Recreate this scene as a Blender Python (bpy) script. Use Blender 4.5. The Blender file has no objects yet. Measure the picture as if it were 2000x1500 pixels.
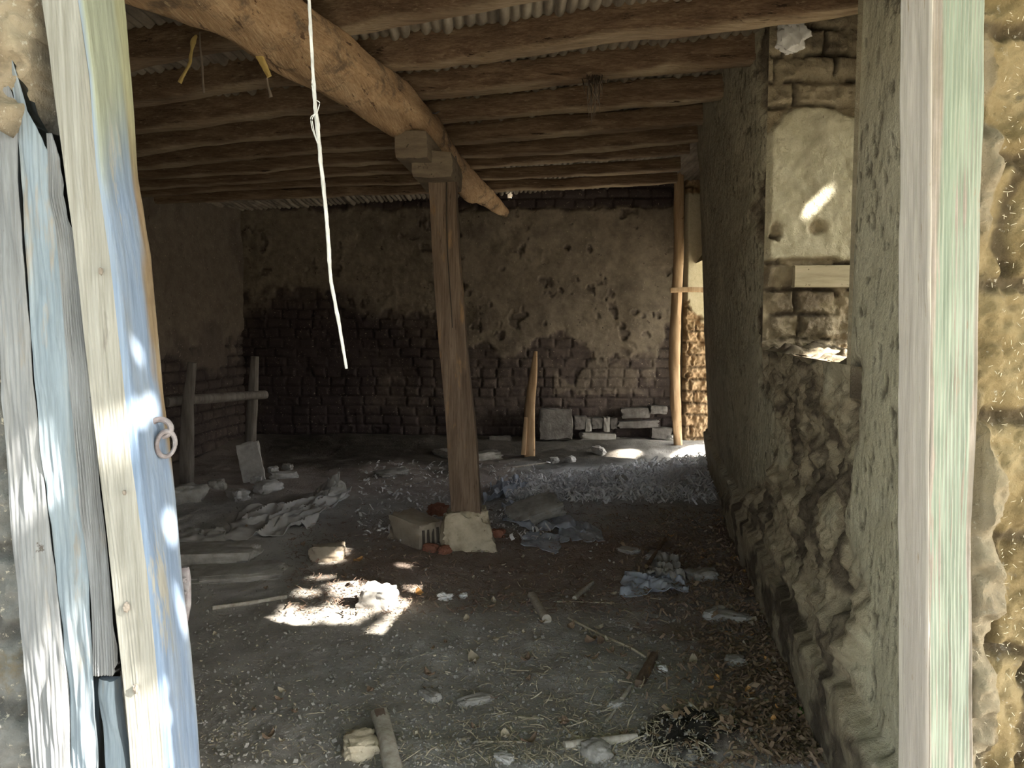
import bpy, math, random
import numpy as np
from mathutils import Vector

# ------------------------------------------------------------------ camera, sky, sun, exposure
sc = bpy.context.scene
COL = sc.collection
F, PITCH, EYE = 1500.0, math.radians(4.2), 1.55
cd = bpy.data.cameras.new('camera'); cd.sensor_width = 36.0; cd.lens = 27.0; cd.clip_start = 0.05; cd.clip_end = 300
cam = bpy.data.objects.new('camera', cd); COL.objects.link(cam)
cam.location = (0, 0, EYE); cam.rotation_euler = (math.pi/2 - PITCH, 0, 0)
sc.camera = cam
SUN_L = np.array([-1.0, 0.42, -0.75]); SUN_L /= np.linalg.norm(SUN_L)
w = bpy.data.worlds.new('sky'); sc.world = w; w.use_nodes = True
wn, wl = w.node_tree.nodes, w.node_tree.links
wn.clear()
sky = wn.new('ShaderNodeTexSky'); sky.sky_type = 'NISHITA'; sky.sun_disc = False
sky.sun_elevation = math.radians(35); sky.sun_rotation = math.radians(113); sky.air_density = 1.0; sky.dust_density = 2.5
hs = wn.new('ShaderNodeHueSaturation'); hs.inputs['Saturation'].default_value = 0.45
wb = wn.new('ShaderNodeBackground'); wb.inputs['Strength'].default_value = 0.55
wo = wn.new('ShaderNodeOutputWorld')
wl.new(sky.outputs[0], hs.inputs['Color']); wl.new(hs.outputs[0], wb.inputs['Color']); wl.new(wb.outputs[0], wo.inputs['Surface'])
sd = bpy.data.lights.new('sun', 'SUN'); sd.energy = 26.0; sd.angle = math.radians(0.55); sd.color = (1.0, 0.93, 0.82)
so = bpy.data.objects.new('sun', sd); COL.objects.link(so)
so.rotation_euler = Vector(SUN_L).to_track_quat('-Z', 'Y').to_euler()
so.location = (12, -5, 9)
vs = sc.view_settings
vs.view_transform = 'Standard'; vs.look = 'None'; vs.exposure = 1.12; vs.gamma = 1.0; vs.use_curve_mapping = False
sc.cycles.max_bounces = 8; sc.cycles.diffuse_bounces = 5; sc.cycles.sample_clamp_indirect = 6.0

# ------------------------------------------------------------------ pixel helpers (2000x1500 photo frame)
cp, sp = math.cos(PITCH), math.sin(PITCH)
def ray(px, py):
    a, b = (px-1000)/F, -(py-750)/F
    return np.array([a, cp + b*sp, -sp + b*cp])
def P(px, py, Y):
    d = ray(px, py); t = Y/d[1]
    return np.array([0, 0, EYE]) + d*t
def onz(px, py, z):
    d = ray(px, py); t = (z-EYE)/d[2]
    return np.array([0, 0, EYE]) + d*t
def RZ(x): return 3.10 + 0.05*x            # underside height of the rafters
def onroof(px, py, off=0.0):
    d = ray(px, py)                       # EYE + t*dz = 3.1 + .05*t*dx
    t = (3.10 + off - EYE)/(d[2] - 0.05*d[0])
    return np.array([0, 0, EYE]) + d*t
def pix(p):
    x, y, z = p[..., 0], p[..., 1], p[..., 2]-EYE
    f = y*cp - z*sp; u = y*sp + z*cp
    return 1000 + F*x/f, 750 - F*u/f

# ------------------------------------------------------------------ numpy noise
def _h(i, j, k, s):
    n = (i.astype(np.int64)*374761393 + j.astype(np.int64)*668265263 + k.astype(np.int64)*2147483647 + s*974711) & 0xffffffff
    n = ((n ^ (n >> 13))*1274126177) & 0xffffffff
    n = ((n ^ (n >> 15))*2246822519) & 0xffffffff
    return ((n ^ (n >> 16)) & 0xffff)/65535.0
def noise(x, y, z=0.0, s=0):
    x, y, z = np.broadcast_arrays(np.asarray(x, float), np.asarray(y, float), np.asarray(z, float))
    i, j, k = np.floor(x), np.floor(y), np.floor(z)
    u, v, t = x-i, y-j, z-k
    u, v, t = u*u*(3-2*u), v*v*(3-2*v), t*t*(3-2*t)
    r = 0
    for a in (0, 1):
        for b in (0, 1):
            for c in (0, 1):
                r = r + _h(i+a, j+b, k+c, s)*(u if a else 1-u)*(v if b else 1-v)*(t if c else 1-t)
    return r*2-1
def fbm(x, y, z=0.0, s=0, o=4, g=0.5):
    r, a, f = 0, 1.0, 1.0
    for q in range(o):
        r = r + a*noise(np.asarray(x)*f, np.asarray(y)*f, np.asarray(z)*f, s+q*17); a *= g; f *= 2.03
    return r
def sstep(a, b, x):
    t = np.clip((np.asarray(x, float)-a)/(b-a), 0, 1); return t*t*(3-2*t)
def interp(x, pts):
    return np.interp(x, [p[0] for p in pts], [p[1] for p in pts])

# ------------------------------------------------------------------ mesh helpers
def mesh_np(name, V, Fq, mat, parent=None, smooth=True, attrs=None):
    V = np.asarray(V, np.float32).reshape(-1, 3)
    me = bpy.data.meshes.new(name)
    if isinstance(Fq, np.ndarray):
        n, k = Fq.shape
        me.vertices.add(len(V)); me.vertices.foreach_set('co', V.ravel())
        me.loops.add(n*k); me.loops.foreach_set('vertex_index', Fq.astype(np.int32).ravel())
        me.polygons.add(n); me.polygons.foreach_set('loop_start', np.arange(0, n*k, k, dtype=np.int32))
        me.update(calc_edges=True)
    else:
        me.from_pydata(V.tolist(), [], Fq)
    me.polygons.foreach_set('use_smooth', np.full(len(me.polygons), smooth))
    if attrs:
        for an, a in attrs.items():
            at = me.attributes.new(an, 'FLOAT_COLOR', 'POINT')
            c = np.ones((len(V), 4), np.float32); c[:, :a.shape[1]] = a
            at.data.foreach_set('color', c.ravel())
    me.validate(); me.materials.append(mat)
    if smooth and len(me.polygons) < 20000: me.set_sharp_from_angle(angle=math.radians(42))
    o = bpy.data.objects.new(name, me); COL.objects.link(o)
    if parent: o.parent = parent
    return o
def gridfaces(nu, nv, keep=None, flip=False, off=0):
    i = np.arange(nu-1)[:, None]*nv + np.arange(nv-1)[None, :]
    f = np.stack([i, i+nv, i+nv+1, i+1], -1)
    if flip: f = f[..., ::-1]
    f = f.reshape(-1, 4) + off
    if keep is not None: f = f[keep.reshape(-1)]
    return f
def tag(o, label=None, cat=None, group=None, kind=None):
    if label: o['label'] = label
    if cat: o['category'] = cat
    if group: o['group'] = group
    if kind: o['kind'] = kind
    return o
def empty(name, loc, label=None, cat=None, group=None):
    o = bpy.data.objects.new(name, None); o.empty_display_size = 0.1; o.location = [float(c) for c in loc]
    COL.objects.link(o); return tag(o, label, cat, group)
def child(o, root):
    """parent o to root keeping its world position (vertices are in world space)"""
    o.parent = root
    o.matrix_parent_inverse.identity()
    o.location = [-c for c in root.location]
    return o
def recenter(o, loc=None):
    me = o.data; n = len(me.vertices); c = np.empty(n*3, np.float32); me.vertices.foreach_get('co', c); c = c.reshape(-1, 3)
    if loc is None: loc = np.array([c[:, 0].mean(), c[:, 1].mean(), c[:, 2].min()])
    c = c - np.asarray(loc, np.float32); me.vertices.foreach_set('co', c.astype(np.float32).ravel()); me.update()
    o.location = [float(q) for q in loc]
    return o

def sweep(pts, rad, n=14, sq=2.0, seed=0, rough=0.0, rfreq=4.0, up=(0, 0, 1), sub=None, caps=True, twist=0.0):
    """tube along pts; rad = list of (rx, ry); sq superellipse exponent; noise roughness"""
    pts = np.asarray(pts, float); rad = np.asarray([(r, r) if np.isscalar(r) else r for r in rad], float)
    if len(rad) == 1: rad = np.repeat(rad, len(pts), 0)
    L = np.r_[0, np.cumsum(np.linalg.norm(np.diff(pts, axis=0), axis=1))]
    m = sub or max(2, int(L[-1]/0.06)+1)
    s = np.linspace(0, L[-1], m)
    # smooth (Catmull-like) interpolation
    def ip(col):
        y = np.interp(s, L, col)
        if len(pts) > 2 and m > 8:
            k = max(1, m//(len(pts)*3)); ker = np.ones(2*k+1)/(2*k+1)
            yp = np.pad(y, k, mode='edge'); ys = np.convolve(yp, ker, 'valid')
            wgt = np.minimum(1, np.minimum(np.arange(m), np.arange(m)[::-1])/max(k, 1)); y = y*(1-wgt)+ys*wgt
        return y
    C = np.stack([ip(pts[:, i]) for i in range(3)], 1); R = np.stack([ip(rad[:, i]) for i in range(2)], 1)
    T = np.gradient(C, axis=0); T /= np.linalg.norm(T, axis=1)[:, None]+1e-9
    U = np.tile(np.asarray(up, float), (m, 1)); X = np.cross(T, U); X /= np.linalg.norm(X, axis=1)[:, None]+1e-9
    Z = np.cross(X, T)
    if sq >= 5: n = 40
    a = np.linspace(0, 2*np.pi, n, endpoint=False) + (0 if sq >= 5 else np.pi/n)
    ca, sa = np.cos(a), np.sin(a)
    e = 2.0/sq
    ex = np.sign(ca)*np.abs(ca)**e; ey = np.sign(sa)*np.abs(sa)**e
    if sq >= 5:
        mx = np.maximum(np.abs(ca), np.abs(sa)); ch_ = 1-.05*sstep(.9, 1.0, np.abs(ca*sa)*2)
        ex, ey = ca/mx*ch_, sa/mx*ch_
    tw = (s*twist)[:, None]
    EX = ex[None]*np.cos(tw) - ey[None]*np.sin(tw); EY = ex[None]*np.sin(tw) + ey[None]*np.cos(tw)
    nz = 1 + rough*fbm(s[:, None]*rfreq*0.5 + 0*a, ca[None]*1.3+seed, sa[None]*1.3+seed*.7, seed, 4)
    V = C[:, None] + X[:, None]*(EX*nz*R[:, :1])[..., None] + Z[:, None]*(EY*nz*R[:, 1:])[..., None]
    V = V.reshape(-1, 3)
    i = np.arange(m-1)[:, None]*n; j = np.arange(n)[None]; jn = (j+1) % n
    Fq = np.stack([i+j, i+jn, i+n+jn, i+n+j], -1).reshape(-1, 4).tolist()
    if caps:
        V = np.vstack([V, C[0], C[-1]]); b = len(V)-2
        Fq += [[b, (q+1) % n, q] for q in range(n)] + [[b+1, (m-1)*n+q, (m-1)*n+(q+1) % n] for q in range(n)]
    return V, Fq
def merge(parts):
    V, Fs, o = [], [], 0
    for v, f in parts:
        v = np.asarray(v).reshape(-1, 3); V.append(v)
        Fs += [[q+o for q in face] for face in (f.tolist() if isinstance(f, np.ndarray) else f)]; o += len(v)
    return np.vstack(V), Fs
def rock(c, size, seed=0, box=0.5, rough=0.12, rot=(0, 0, 0), n=9, taper=0.0, chip=0.0):
    """lumpy stone / block: cube sphere blended to a box, displaced"""
    g = np.linspace(-1, 1, n); A, B = np.meshgrid(g, g, indexing='ij'); one = np.ones_like(A)
    VV, FF, o = [], [], 0
    for ax, sg in ((0, 1), (0, -1), (1, 1), (1, -1), (2, 1), (2, -1)):
        q = [None]*3; q[ax] = one*sg; q[(ax+1) % 3] = A; q[(ax+2) % 3] = B
        VV.append(np.stack(q, -1).reshape(-1, 3)); FF.append(gridfaces(n, n, flip=sg < 0, off=o)); o += n*n
    V = np.vstack(VV); Fq = np.vstack(FF)
    S = V/np.linalg.norm(V, axis=1)[:, None]*1.15
    V0 = V*box*0.98 + S*(1-box)
    d = fbm(V0[:, 0]*1.7+seed*3.1, V0[:, 1]*1.7, V0[:, 2]*1.7+seed, seed, 4)
    V1 = V0*(1 + rough*d[:, None])
    if chip:
        edge_ = np.sort(np.abs(V), axis=1)[:, 1]
        q_ = fbm(V[:, 0]*2.3+seed, V[:, 1]*2.3, V[:, 2]*2.3, seed+7, 3)
        V1 = V1*(1 - chip*(edge_**3)*np.clip(q_+.3, 0, 1))[:, None] + .03*np.stack([fbm(V[:, 0]*5, V[:, 1]*5, V[:, 2]*5, seed+k, 3) for k in (1, 2, 3)], 1)*chip*1.1
    if taper: V1[:, :2] *= (1 - taper*(V1[:, 2:3]))
    V1 = V1*np.asarray(size)/2.0
    from mathutils import Euler
    R = np.array(Euler(rot).to_matrix()); V1 = V1@R.T + np.asarray(c)
    # weld duplicate border vertices
    key = np.round(V, 5); _, idx, inv = np.unique(key, axis=0, return_index=True, return_inverse=True)
    inv = np.asarray(inv).ravel()
    return V1[idx], inv[Fq]

# ------------------------------------------------------------------ materials
def M(name, cols, scale=4.0, stretch=(1, 1, 1), detail=8.0, rough=0.9, bump=0.3, bdist=0.01, bscale=None, spots=None, attr=None, mixcols=None, coords='Object', translucent=0, musgrave=False, grain=None):
    m = bpy.data.materials.new(name); m.use_nodes = True
    N, L = m.node_tree.nodes, m.node_tree.links
    b = N['Principled BSDF']; b.inputs['Roughness'].default_value = rough
    b.inputs['Specular IOR Level'].default_value = 0.25
    tc = N.new('ShaderNodeTexCoord'); mp = N.new('ShaderNodeMapping'); mp.inputs['Scale'].default_value = stretch
    L.new(tc.outputs[coords], mp.inputs[0])
    nz = N.new('ShaderNodeTexNoise'); nz.inputs['Scale'].default_value = scale; nz.inputs['Detail'].default_value = detail; nz.inputs['Roughness'].default_value = 0.65
    L.new(mp.outputs[0], nz.inputs['Vector'])
    cr = N.new('ShaderNodeValToRGB'); L.new(nz.outputs['Fac'], cr.inputs[0])
    el = cr.color_ramp.elements
    k = len(cols); pos = np.linspace(0.30, 0.70, k)
    while len(el) < k: el.new(0.5)
    for e, p_, c in zip(el, pos, cols): e.position = float(p_); e.color = (*c, 1)
    out = cr.outputs[0]
    def noise_(sc_, det=6, st=None):
        q = N.new('ShaderNodeTexNoise'); q.inputs['Scale'].default_value = sc_; q.inputs['Detail'].default_value = det; q.inputs['Roughness'].default_value = 0.7
        if st:
            mq = N.new('ShaderNodeMapping'); mq.inputs['Scale'].default_value = st; L.new(tc.outputs[coords], mq.inputs[0]); L.new(mq.outputs[0], q.inputs['Vector'])
        else: L.new(tc.outputs[coords], q.inputs['Vector'])
        return q.outputs['Fac']
    def mix(fac, a, c, mode='MIX'):
        x = N.new('ShaderNodeMixRGB'); x.blend_type = mode
        if isinstance(fac, float): x.inputs[0].default_value = fac
        else: L.new(fac, x.inputs[0])
        for s_, v in ((1, a), (2, c)):
            if isinstance(v, tuple): x.inputs[s_].default_value = (*v, 1)
            else: L.new(v, x.inputs[s_])
        return x.outputs[0]
    def ramp(src, lo, hi):
        r = N.new('ShaderNodeMapRange'); r.inputs['From Min'].default_value = lo; r.inputs['From Max'].default_value = hi; L.new(src, r.inputs['Value']); return r.outputs[0]
    if mixcols is not None and attr:
        at = N.new('ShaderNodeAttribute'); at.attribute_name = attr
        se = N.new('ShaderNodeSeparateColor'); L.new(at.outputs['Color'], se.inputs[0])
        for ch, c2 in mixcols:
            sc2 = noise_(scale*1.7, 8)
            if isinstance(c2[0], tuple): c2 = mix(ramp(sc2, .35, .65), c2[0], c2[1])
            out = mix(se.outputs[ch], out, c2)
    for sp_ in (spots or []):
        s_, lo, hi, c_ = sp_[:4]; st = sp_[4] if len(sp_) > 4 else None
        out = mix(ramp(noise_(s_, 5, st), lo, hi), out, c_)
    if grain:
        f_ = noise_(grain[0], 4, grain[1]); out = mix(ramp(f_, .3, .7), mix(1.0, out, grain[2], 'MULTIPLY'), out)
    L.new(out, b.inputs['Base Color'])
    bp = N.new('ShaderNodeBump'); bp.inputs['Strength'].default_value = bump; bp.inputs['Distance'].default_value = bdist
    bs = bscale or scale*4
    if grain:
        L.new(noise_(grain[0], 8, grain[1]), bp.inputs['Height'])
    else:
        L.new(noise_(bs, 10, stretch), bp.inputs['Height'])
    L.new(bp.outputs[0], b.inputs['Normal'])
    if translucent:
        tr = N.new('ShaderNodeBsdfTranslucent'); L.new(out, tr.inputs[0]); ms = N.new('ShaderNodeMixShader'); ms.inputs[0].default_value = translucent
        L.new(b.outputs[0], ms.inputs[1]); L.new(tr.outputs[0], ms.inputs[2]); L.new(ms.outputs[0], N['Material Output'].inputs['Surface'])
    return m

G3 = (1, 1, 1)
# walls: ramp = bare brick/mud, attr channel 0 = plaster, channel 1 = back wall soot, elsewhere a darker tone
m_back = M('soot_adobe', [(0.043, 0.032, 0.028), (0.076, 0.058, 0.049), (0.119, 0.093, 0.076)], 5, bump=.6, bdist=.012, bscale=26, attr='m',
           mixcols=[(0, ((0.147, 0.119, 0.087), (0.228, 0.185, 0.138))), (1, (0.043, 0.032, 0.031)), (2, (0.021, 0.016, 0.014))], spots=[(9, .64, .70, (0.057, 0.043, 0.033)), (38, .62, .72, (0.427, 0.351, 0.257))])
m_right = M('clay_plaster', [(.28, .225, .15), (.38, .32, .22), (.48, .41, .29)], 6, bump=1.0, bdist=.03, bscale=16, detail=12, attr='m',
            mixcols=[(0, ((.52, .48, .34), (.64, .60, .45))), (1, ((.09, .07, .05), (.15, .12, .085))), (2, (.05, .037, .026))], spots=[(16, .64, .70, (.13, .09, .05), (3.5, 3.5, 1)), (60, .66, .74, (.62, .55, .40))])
m_mud = M('ochre_mud_straw', [(0.170, 0.122, 0.055), (0.264, 0.200, 0.098), (0.342, 0.271, 0.152)], 7, bump=1.0, bdist=.03, bscale=22, detail=12, attr='m',
          mixcols=[(0, ((0.259, 0.218, 0.155), (0.345, 0.298, 0.218))), (1, (0.043, 0.030, 0.018))], spots=[(55, .63, .70, (0.450, 0.411, 0.325)), (11, .60, .72, (0.190, 0.166, 0.127))])
m_mud_left = M('beige_mud_straw', [(0.170, 0.136, 0.089), (0.255, 0.212, 0.149), (0.323, 0.281, 0.204)], 7, bump=1.0, bdist=.015, bscale=35, attr='m',
          mixcols=[(0, ((0.111, 0.115, 0.111), (0.178, 0.178, 0.170))), (1, (0.034, 0.030, 0.025))], spots=[(55, .60, .66, (0.383, 0.357, 0.289)), (11, .60, .72, (0.136, 0.119, 0.085))])
m_pier = M('fair_clay', [(.26, .17, .09), (.38, .26, .15), (.46, .33, .20)], 8, bump=.8, bdist=.015, bscale=25, attr='m',
           mixcols=[(0, ((.50, .43, .28), (.60, .52, .36))), (2, (.04, .03, .02))], spots=[(14, .66, .74, (.14, .09, .05))])
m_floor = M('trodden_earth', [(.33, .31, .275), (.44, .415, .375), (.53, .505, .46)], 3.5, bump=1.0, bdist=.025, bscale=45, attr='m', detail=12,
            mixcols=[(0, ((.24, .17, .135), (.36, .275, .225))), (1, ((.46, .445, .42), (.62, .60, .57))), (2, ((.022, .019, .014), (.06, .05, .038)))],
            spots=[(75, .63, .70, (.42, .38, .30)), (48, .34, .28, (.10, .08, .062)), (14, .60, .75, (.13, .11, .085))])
m_ceil = M('reed_ceiling', [(.14, .115, .09), (.25, .21, .165), (.38, .33, .26)], 9, (1, .3, 1), bump=.5, bdist=.01)
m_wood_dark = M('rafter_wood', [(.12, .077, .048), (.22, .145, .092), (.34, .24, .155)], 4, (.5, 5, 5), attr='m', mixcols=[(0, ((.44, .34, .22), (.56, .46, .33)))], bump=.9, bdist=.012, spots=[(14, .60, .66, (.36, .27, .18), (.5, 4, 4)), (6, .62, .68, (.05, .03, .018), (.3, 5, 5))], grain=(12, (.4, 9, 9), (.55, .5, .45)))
m_wood_tan = M('beam_wood', [(.36, .23, .125), (.52, .35, .20), (.62, .45, .28)], 3, (3, .4, 3), bump=.9, bdist=.012, spots=[(30, .655, .69, (.13, .065, .03)), (4, .52, .62, (.22, .155, .10)), (20, .60, .65, (.56, .43, .27), (3, .6, 3)), (3, .62, .66, (.14, .085, .05), (6, .5, 6))], grain=(12, (9, .5, 9), (.62, .55, .5)))
m_wood_post = M('post_wood', [(.12, .085, .06), (.19, .14, .10), (.27, .20, .145)], 4, (4, 4, .35), bump=.5, bdist=.006, spots=[(10, .58, .7, (.08, .05, .035), (6, 6, .5)), (3, .55, .62, (.30, .19, .10), (2, 2, .5))], grain=(9, (9, 9, .4), (.55, .5, .46)))
m_block = M('bolster_wood', [(0.119, 0.091, 0.063), (0.182, 0.140, 0.098), (0.231, 0.182, 0.126)], 6, (1, 1, 4), bump=.6, spots=[(25, .62, .68, (0.042, 0.032, 0.021))])
m_pole = M('pole_wood', [(.24, .15, .08), (.38, .25, .14), (.48, .34, .21)], 5, (4, 4, .5), bump=.4, bdist=.005, spots=[(16, .62, .7, (.16, .09, .045))])
m_grey = M('weathered_grey_wood', [(0.120, 0.128, 0.136), (0.176, 0.188, 0.200), (0.224, 0.228, 0.224)], 3, (5, 5, .4), bump=.6, bdist=.004, spots=[(3, .56, .68, (0.200, 0.176, 0.144), (3, 3, .8)), (16, .66, .7, (0.080, 0.072, 0.064))], grain=(11, (9, 9, .35), (.55, .53, .52)))
m_blue = M('pale_blue_board', [(0.133, 0.172, 0.211), (0.172, 0.211, 0.246), (0.211, 0.230, 0.234)], 3, (5, 5, .5), bump=.5, bdist=.004, spots=[(4, .54, .62, (0.211, 0.195, 0.172), (3, 3, .5))], grain=(10, (10, 10, .3), (.60, .60, .60)))
m_post_front = M('flaking_cream_paint', [(0.185, 0.185, 0.170), (0.224, 0.224, 0.207), (0.263, 0.260, 0.241)], 4, (4, 4, .5), bump=.7, bdist=.004, spots=[(8, .58, .65, (0.170, 0.163, 0.151), (3, 3, .5))], grain=(10, (12, 12, .3), (.62, .60, .56)))
m_post_blue = M('faded_blue_paint', [(0.113, 0.161, 0.242), (0.145, 0.193, 0.274), (0.201, 0.228, 0.255)], 3, (4, 4, .6), bump=.4, bdist=.003, attr='m', mixcols=[(0, ((0.131, 0.088, 0.050), (0.188, 0.145, 0.091))), (1, (0.222, 0.232, 0.146))], spots=[(5, .60, .66, (0.243, 0.238, 0.211), (3, 3, .5)), (70, .70, .76, (0.309, 0.298, 0.265))], grain=(12, (12, 12, .3), (.70, .70, .70)))
m_green = M('ridged_green_paint', [(0.197, 0.234, 0.184), (0.246, 0.283, 0.230), (0.283, 0.312, 0.267)], 3, (4, 4, .5), bump=.3, bdist=.003, attr='m', mixcols=[(0, ((0.213, 0.184, 0.148), (0.312, 0.271, 0.242)))], spots=[(26, .63, .68, (0.271, 0.230, 0.180), (3, 3, .4))], grain=(14, (12, 12, .3), (.66, .66, .64)))
m_pink = M('bare_pinkish_wood', [(0.317, 0.286, 0.246), (0.387, 0.352, 0.317), (0.405, 0.378, 0.326)], 3, (4, 8, .4), bump=.5, bdist=.003, spots=[(20, .63, .68, (0.264, 0.211, 0.150), (4, 4, .5))], grain=(14, (10, 10, .35), (.86, .85, .84)))
m_iron = M('rusty_iron', [(.07, .055, .055), (.13, .115, .12), (.20, .19, .195)], 30, bump=.5, rough=.75, bdist=.002)
m_rope = M('white_twine', [(.30, .30, .29), (.40, .40, .39)], 60, bump=.4, bdist=.001)
m_stone = M('pale_limestone', [(.30, .25, .17), (.46, .39, .28), (.58, .50, .37)], 8, bump=.6, bdist=.01, spots=[(22, .62, .7, (.2, .15, .10))])
m_greystone = M('grey_stone', [(.17, .155, .14), (.27, .25, .22), (.36, .34, .31)], 9, bump=.6, bdist=.008)
m_palestone = M('chalky_stone', [(.30, .28, .255), (.40, .38, .35), (.50, .48, .45)], 12, bump=.5, bdist=.004)
m_redbrick = M('red_brick', [(.17, .07, .05), (.26, .11, .07), (.32, .15, .10)], 12, bump=.6)
m_plastic = M('dusty_plastic_sheet', [(.28, .265, .24), (.38, .36, .33), (.46, .44, .41)], 4, rough=.6, bump=.2)
m_cloth = M('blue_grey_rag', [(.24, .26, .29), (.34, .36, .40), (.44, .46, .50)], 6, bump=.5, bscale=60, bdist=.003)
m_white = M('white_scrap', [(.55, .54, .52), (.7, .69, .67)], 8, bump=.3)
m_stick = M('bleached_stick', [(.26, .22, .17), (.38, .34, .28), (.48, .44, .38)], 12, (3, 3, 3), bump=.5, bdist=.003)
m_straw = M('pale_straw', [(.30, .25, .17), (.42, .36, .26), (.55, .48, .36)], 2, bump=.1)
m_shav = M('bleached_litter', [(.46, .44, .42), (.60, .58, .56), (.72, .70, .68)], 2, bump=.1)
m_leaf_d = M('brown_leaf', [(.11, .075, .05), (.19, .13, .085), (.28, .20, .14)], 3, bump=.2)
m_leaf_o = M('orange_leaf', [(.36, .17, .05), (.48, .26, .09), (.55, .36, .17)], 8, bump=.2)
m_leaf_p = M('pale_dead_leaf', [(.28, .23, .16), (.40, .34, .25)], 8, bump=.2)
m_green_leaf = M('tree_leaf', [(.05, .12, .02), (.09, .19, .035), (.15, .26, .06)], 3, translucent=.35, rough=.6)
m_bark = M('bark', [(.10, .08, .06), (.18, .15, .12)], 8, (1, 1, .3), bump=1)
m_yellow = M('yellow_dry_husk', [(.36, .25, .08), (.50, .37, .14)], 14, bump=.4)
m_web = M('dusty_cobweb', [(.13, .10, .08), (.20, .16, .12)], 14, bump=.2)
m_outside = M('yard_ground', [(.27, .25, .20), (.36, .34, .28), (.44, .41, .34)], 1.5, bump=.6)
m_soot = M('sooty_stone', [(0.072, 0.064, 0.058), (0.128, 0.116, 0.104), (0.192, 0.176, 0.160)], 9, bump=.7, bdist=.012)
m_old = M('old_grey_pole', [(.10, .085, .07), (.16, .14, .12), (.22, .195, .17)], 6, (4, 4, .5), bump=.5)
m_hollow = M('hollow_block_clay', [(.22, .18, .135), (.30, .25, .19), (.36, .31, .24)], 7, bump=.5)
m_cavity_shade = M('cavity_shade', [(.05, .04, .03), (.07, .055, .045)], 7)  # near-black colour painting the shade inside block slots and post crack

# ------------------------------------------------------------------ floor
def hfloor(x, y):
    x = np.asarray(x, float); y = np.asarray(y, float)
    h = 0.022*fbm(x*1.3, y*1.3, 0, 3, 4) + 0.007*fbm(x*9, y*9, 0, 9, 3)
    h = h + 0.12*sstep(8.9, 9.9, y+0.10*x) + 0.06*sstep(-0.2, .8, x)*sstep(7.2, 8.2, y)*(1-sstep(9.0, 9.5, y))
    gx, gy = DUNG
    rr = np.sqrt(((x-gx)/.22)**2 + ((y-gy)/.22)**2)
    h = h + 0.05*(1-sstep(.4, 1.15, rr))*(1+.6*fbm(x*22, y*22, 0, 5, 3))
    # rubble heap to the left
    rr = np.sqrt(((x+2.2)/.9)**2 + ((y-5.6)/1.3)**2)
    h = h + 0.06*(1-sstep(.2, 1.1, rr))*(1+.5*fbm(x*5, y*5, 0, 8, 3))
    return h
DUNG = onz(1365, 1445, 0)[:2]
def onfloor(px, py, dz=0.0):
    z = 0.0
    for _ in range(6):
        p = onz(px, py, z); z = float(hfloor(p[0], p[1]))
    p[2] = z + dz; return p

nx, ny = 420, 520
xs = np.linspace(-5.4, 3.4, nx); ys = 0.6 + (10.9-.6)*np.linspace(0, 1, ny)**1.5
X, Y = np.meshgrid(xs, ys, indexing='ij')
Z = hfloor(X, Y)
PX, PY = pix(np.stack([X, Y, Z], -1))
n1 = fbm(X*1.5, Y*1.5, 0, 21, 4)
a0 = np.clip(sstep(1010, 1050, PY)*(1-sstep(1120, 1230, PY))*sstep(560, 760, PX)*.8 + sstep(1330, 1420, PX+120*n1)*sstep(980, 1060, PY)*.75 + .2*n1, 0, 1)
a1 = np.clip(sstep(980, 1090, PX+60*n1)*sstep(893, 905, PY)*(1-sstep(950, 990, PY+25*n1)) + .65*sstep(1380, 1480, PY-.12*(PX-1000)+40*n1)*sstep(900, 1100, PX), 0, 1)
rr = np.sqrt(((X-DUNG[0])/.22)**2 + ((Y-DUNG[1])/.22)**2)
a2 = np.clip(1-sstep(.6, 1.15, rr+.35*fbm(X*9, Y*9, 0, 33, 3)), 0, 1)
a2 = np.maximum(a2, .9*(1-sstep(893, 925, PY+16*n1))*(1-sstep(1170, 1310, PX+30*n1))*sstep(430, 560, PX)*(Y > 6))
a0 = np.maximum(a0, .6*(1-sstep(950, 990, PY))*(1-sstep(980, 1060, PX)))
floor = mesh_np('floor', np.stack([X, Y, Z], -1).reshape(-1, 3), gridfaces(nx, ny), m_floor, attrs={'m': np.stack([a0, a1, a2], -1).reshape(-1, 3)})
tag(floor, kind='structure')
# yard outside
gx = np.array([-40, 40.]); gy = np.array([-40, 40.])
yard = mesh_np('ground', [(-40, -40, -.12), (40, -40, -.12), (40, 40, -.12), (-40, 40, -.12)], [[0, 1, 2, 3]], m_outside)
tag(yard, kind='structure')

# ------------------------------------------------------------------ brick field
def bricks(u, v, ch=.125, bl=.25, seed=0, jw=.012, warp=.012):
    """returns (mortar 0..1, brick random, brick id bulge)"""
    vv = v + warp*fbm(u*2.2, v*2.2, 0, seed+5, 3)
    r = np.floor(vv/ch); fv = vv/ch - r
    off = _h(r, r*0, r*0, seed)*bl
    L = bl*(.8+.5*_h(r, r*0+7, r*0, seed))
    uu = u + off + warp*fbm(u*3, v*9, 0, seed+8, 2)
    c = np.floor(uu/L); fu = uu/L - c
    d = np.minimum(np.minimum(fu, 1-fu)*L, np.minimum(fv, 1-fv)*ch)
    j = 1 - sstep(jw*.3, jw*1.5, d + .004*noise(u*60, v*60, 0, seed))
    return j, _h(r, c, r*0+3, seed), sstep(0, .04, d)

def wallmesh(name, P3, disp, nrm, attrs, mat, keep=None, flip=False, kind='structure', parent=None):
    nu, nv = P3.shape[:2]
    V = P3 + nrm*disp[..., None]
    o = mesh_np(name, V.reshape(-1, 3), gridfaces(nu, nv, keep, flip), mat, attrs={'m': attrs.reshape(-1, 3)}, parent=parent)
    if kind: tag(o, kind=kind)
    return o

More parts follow.
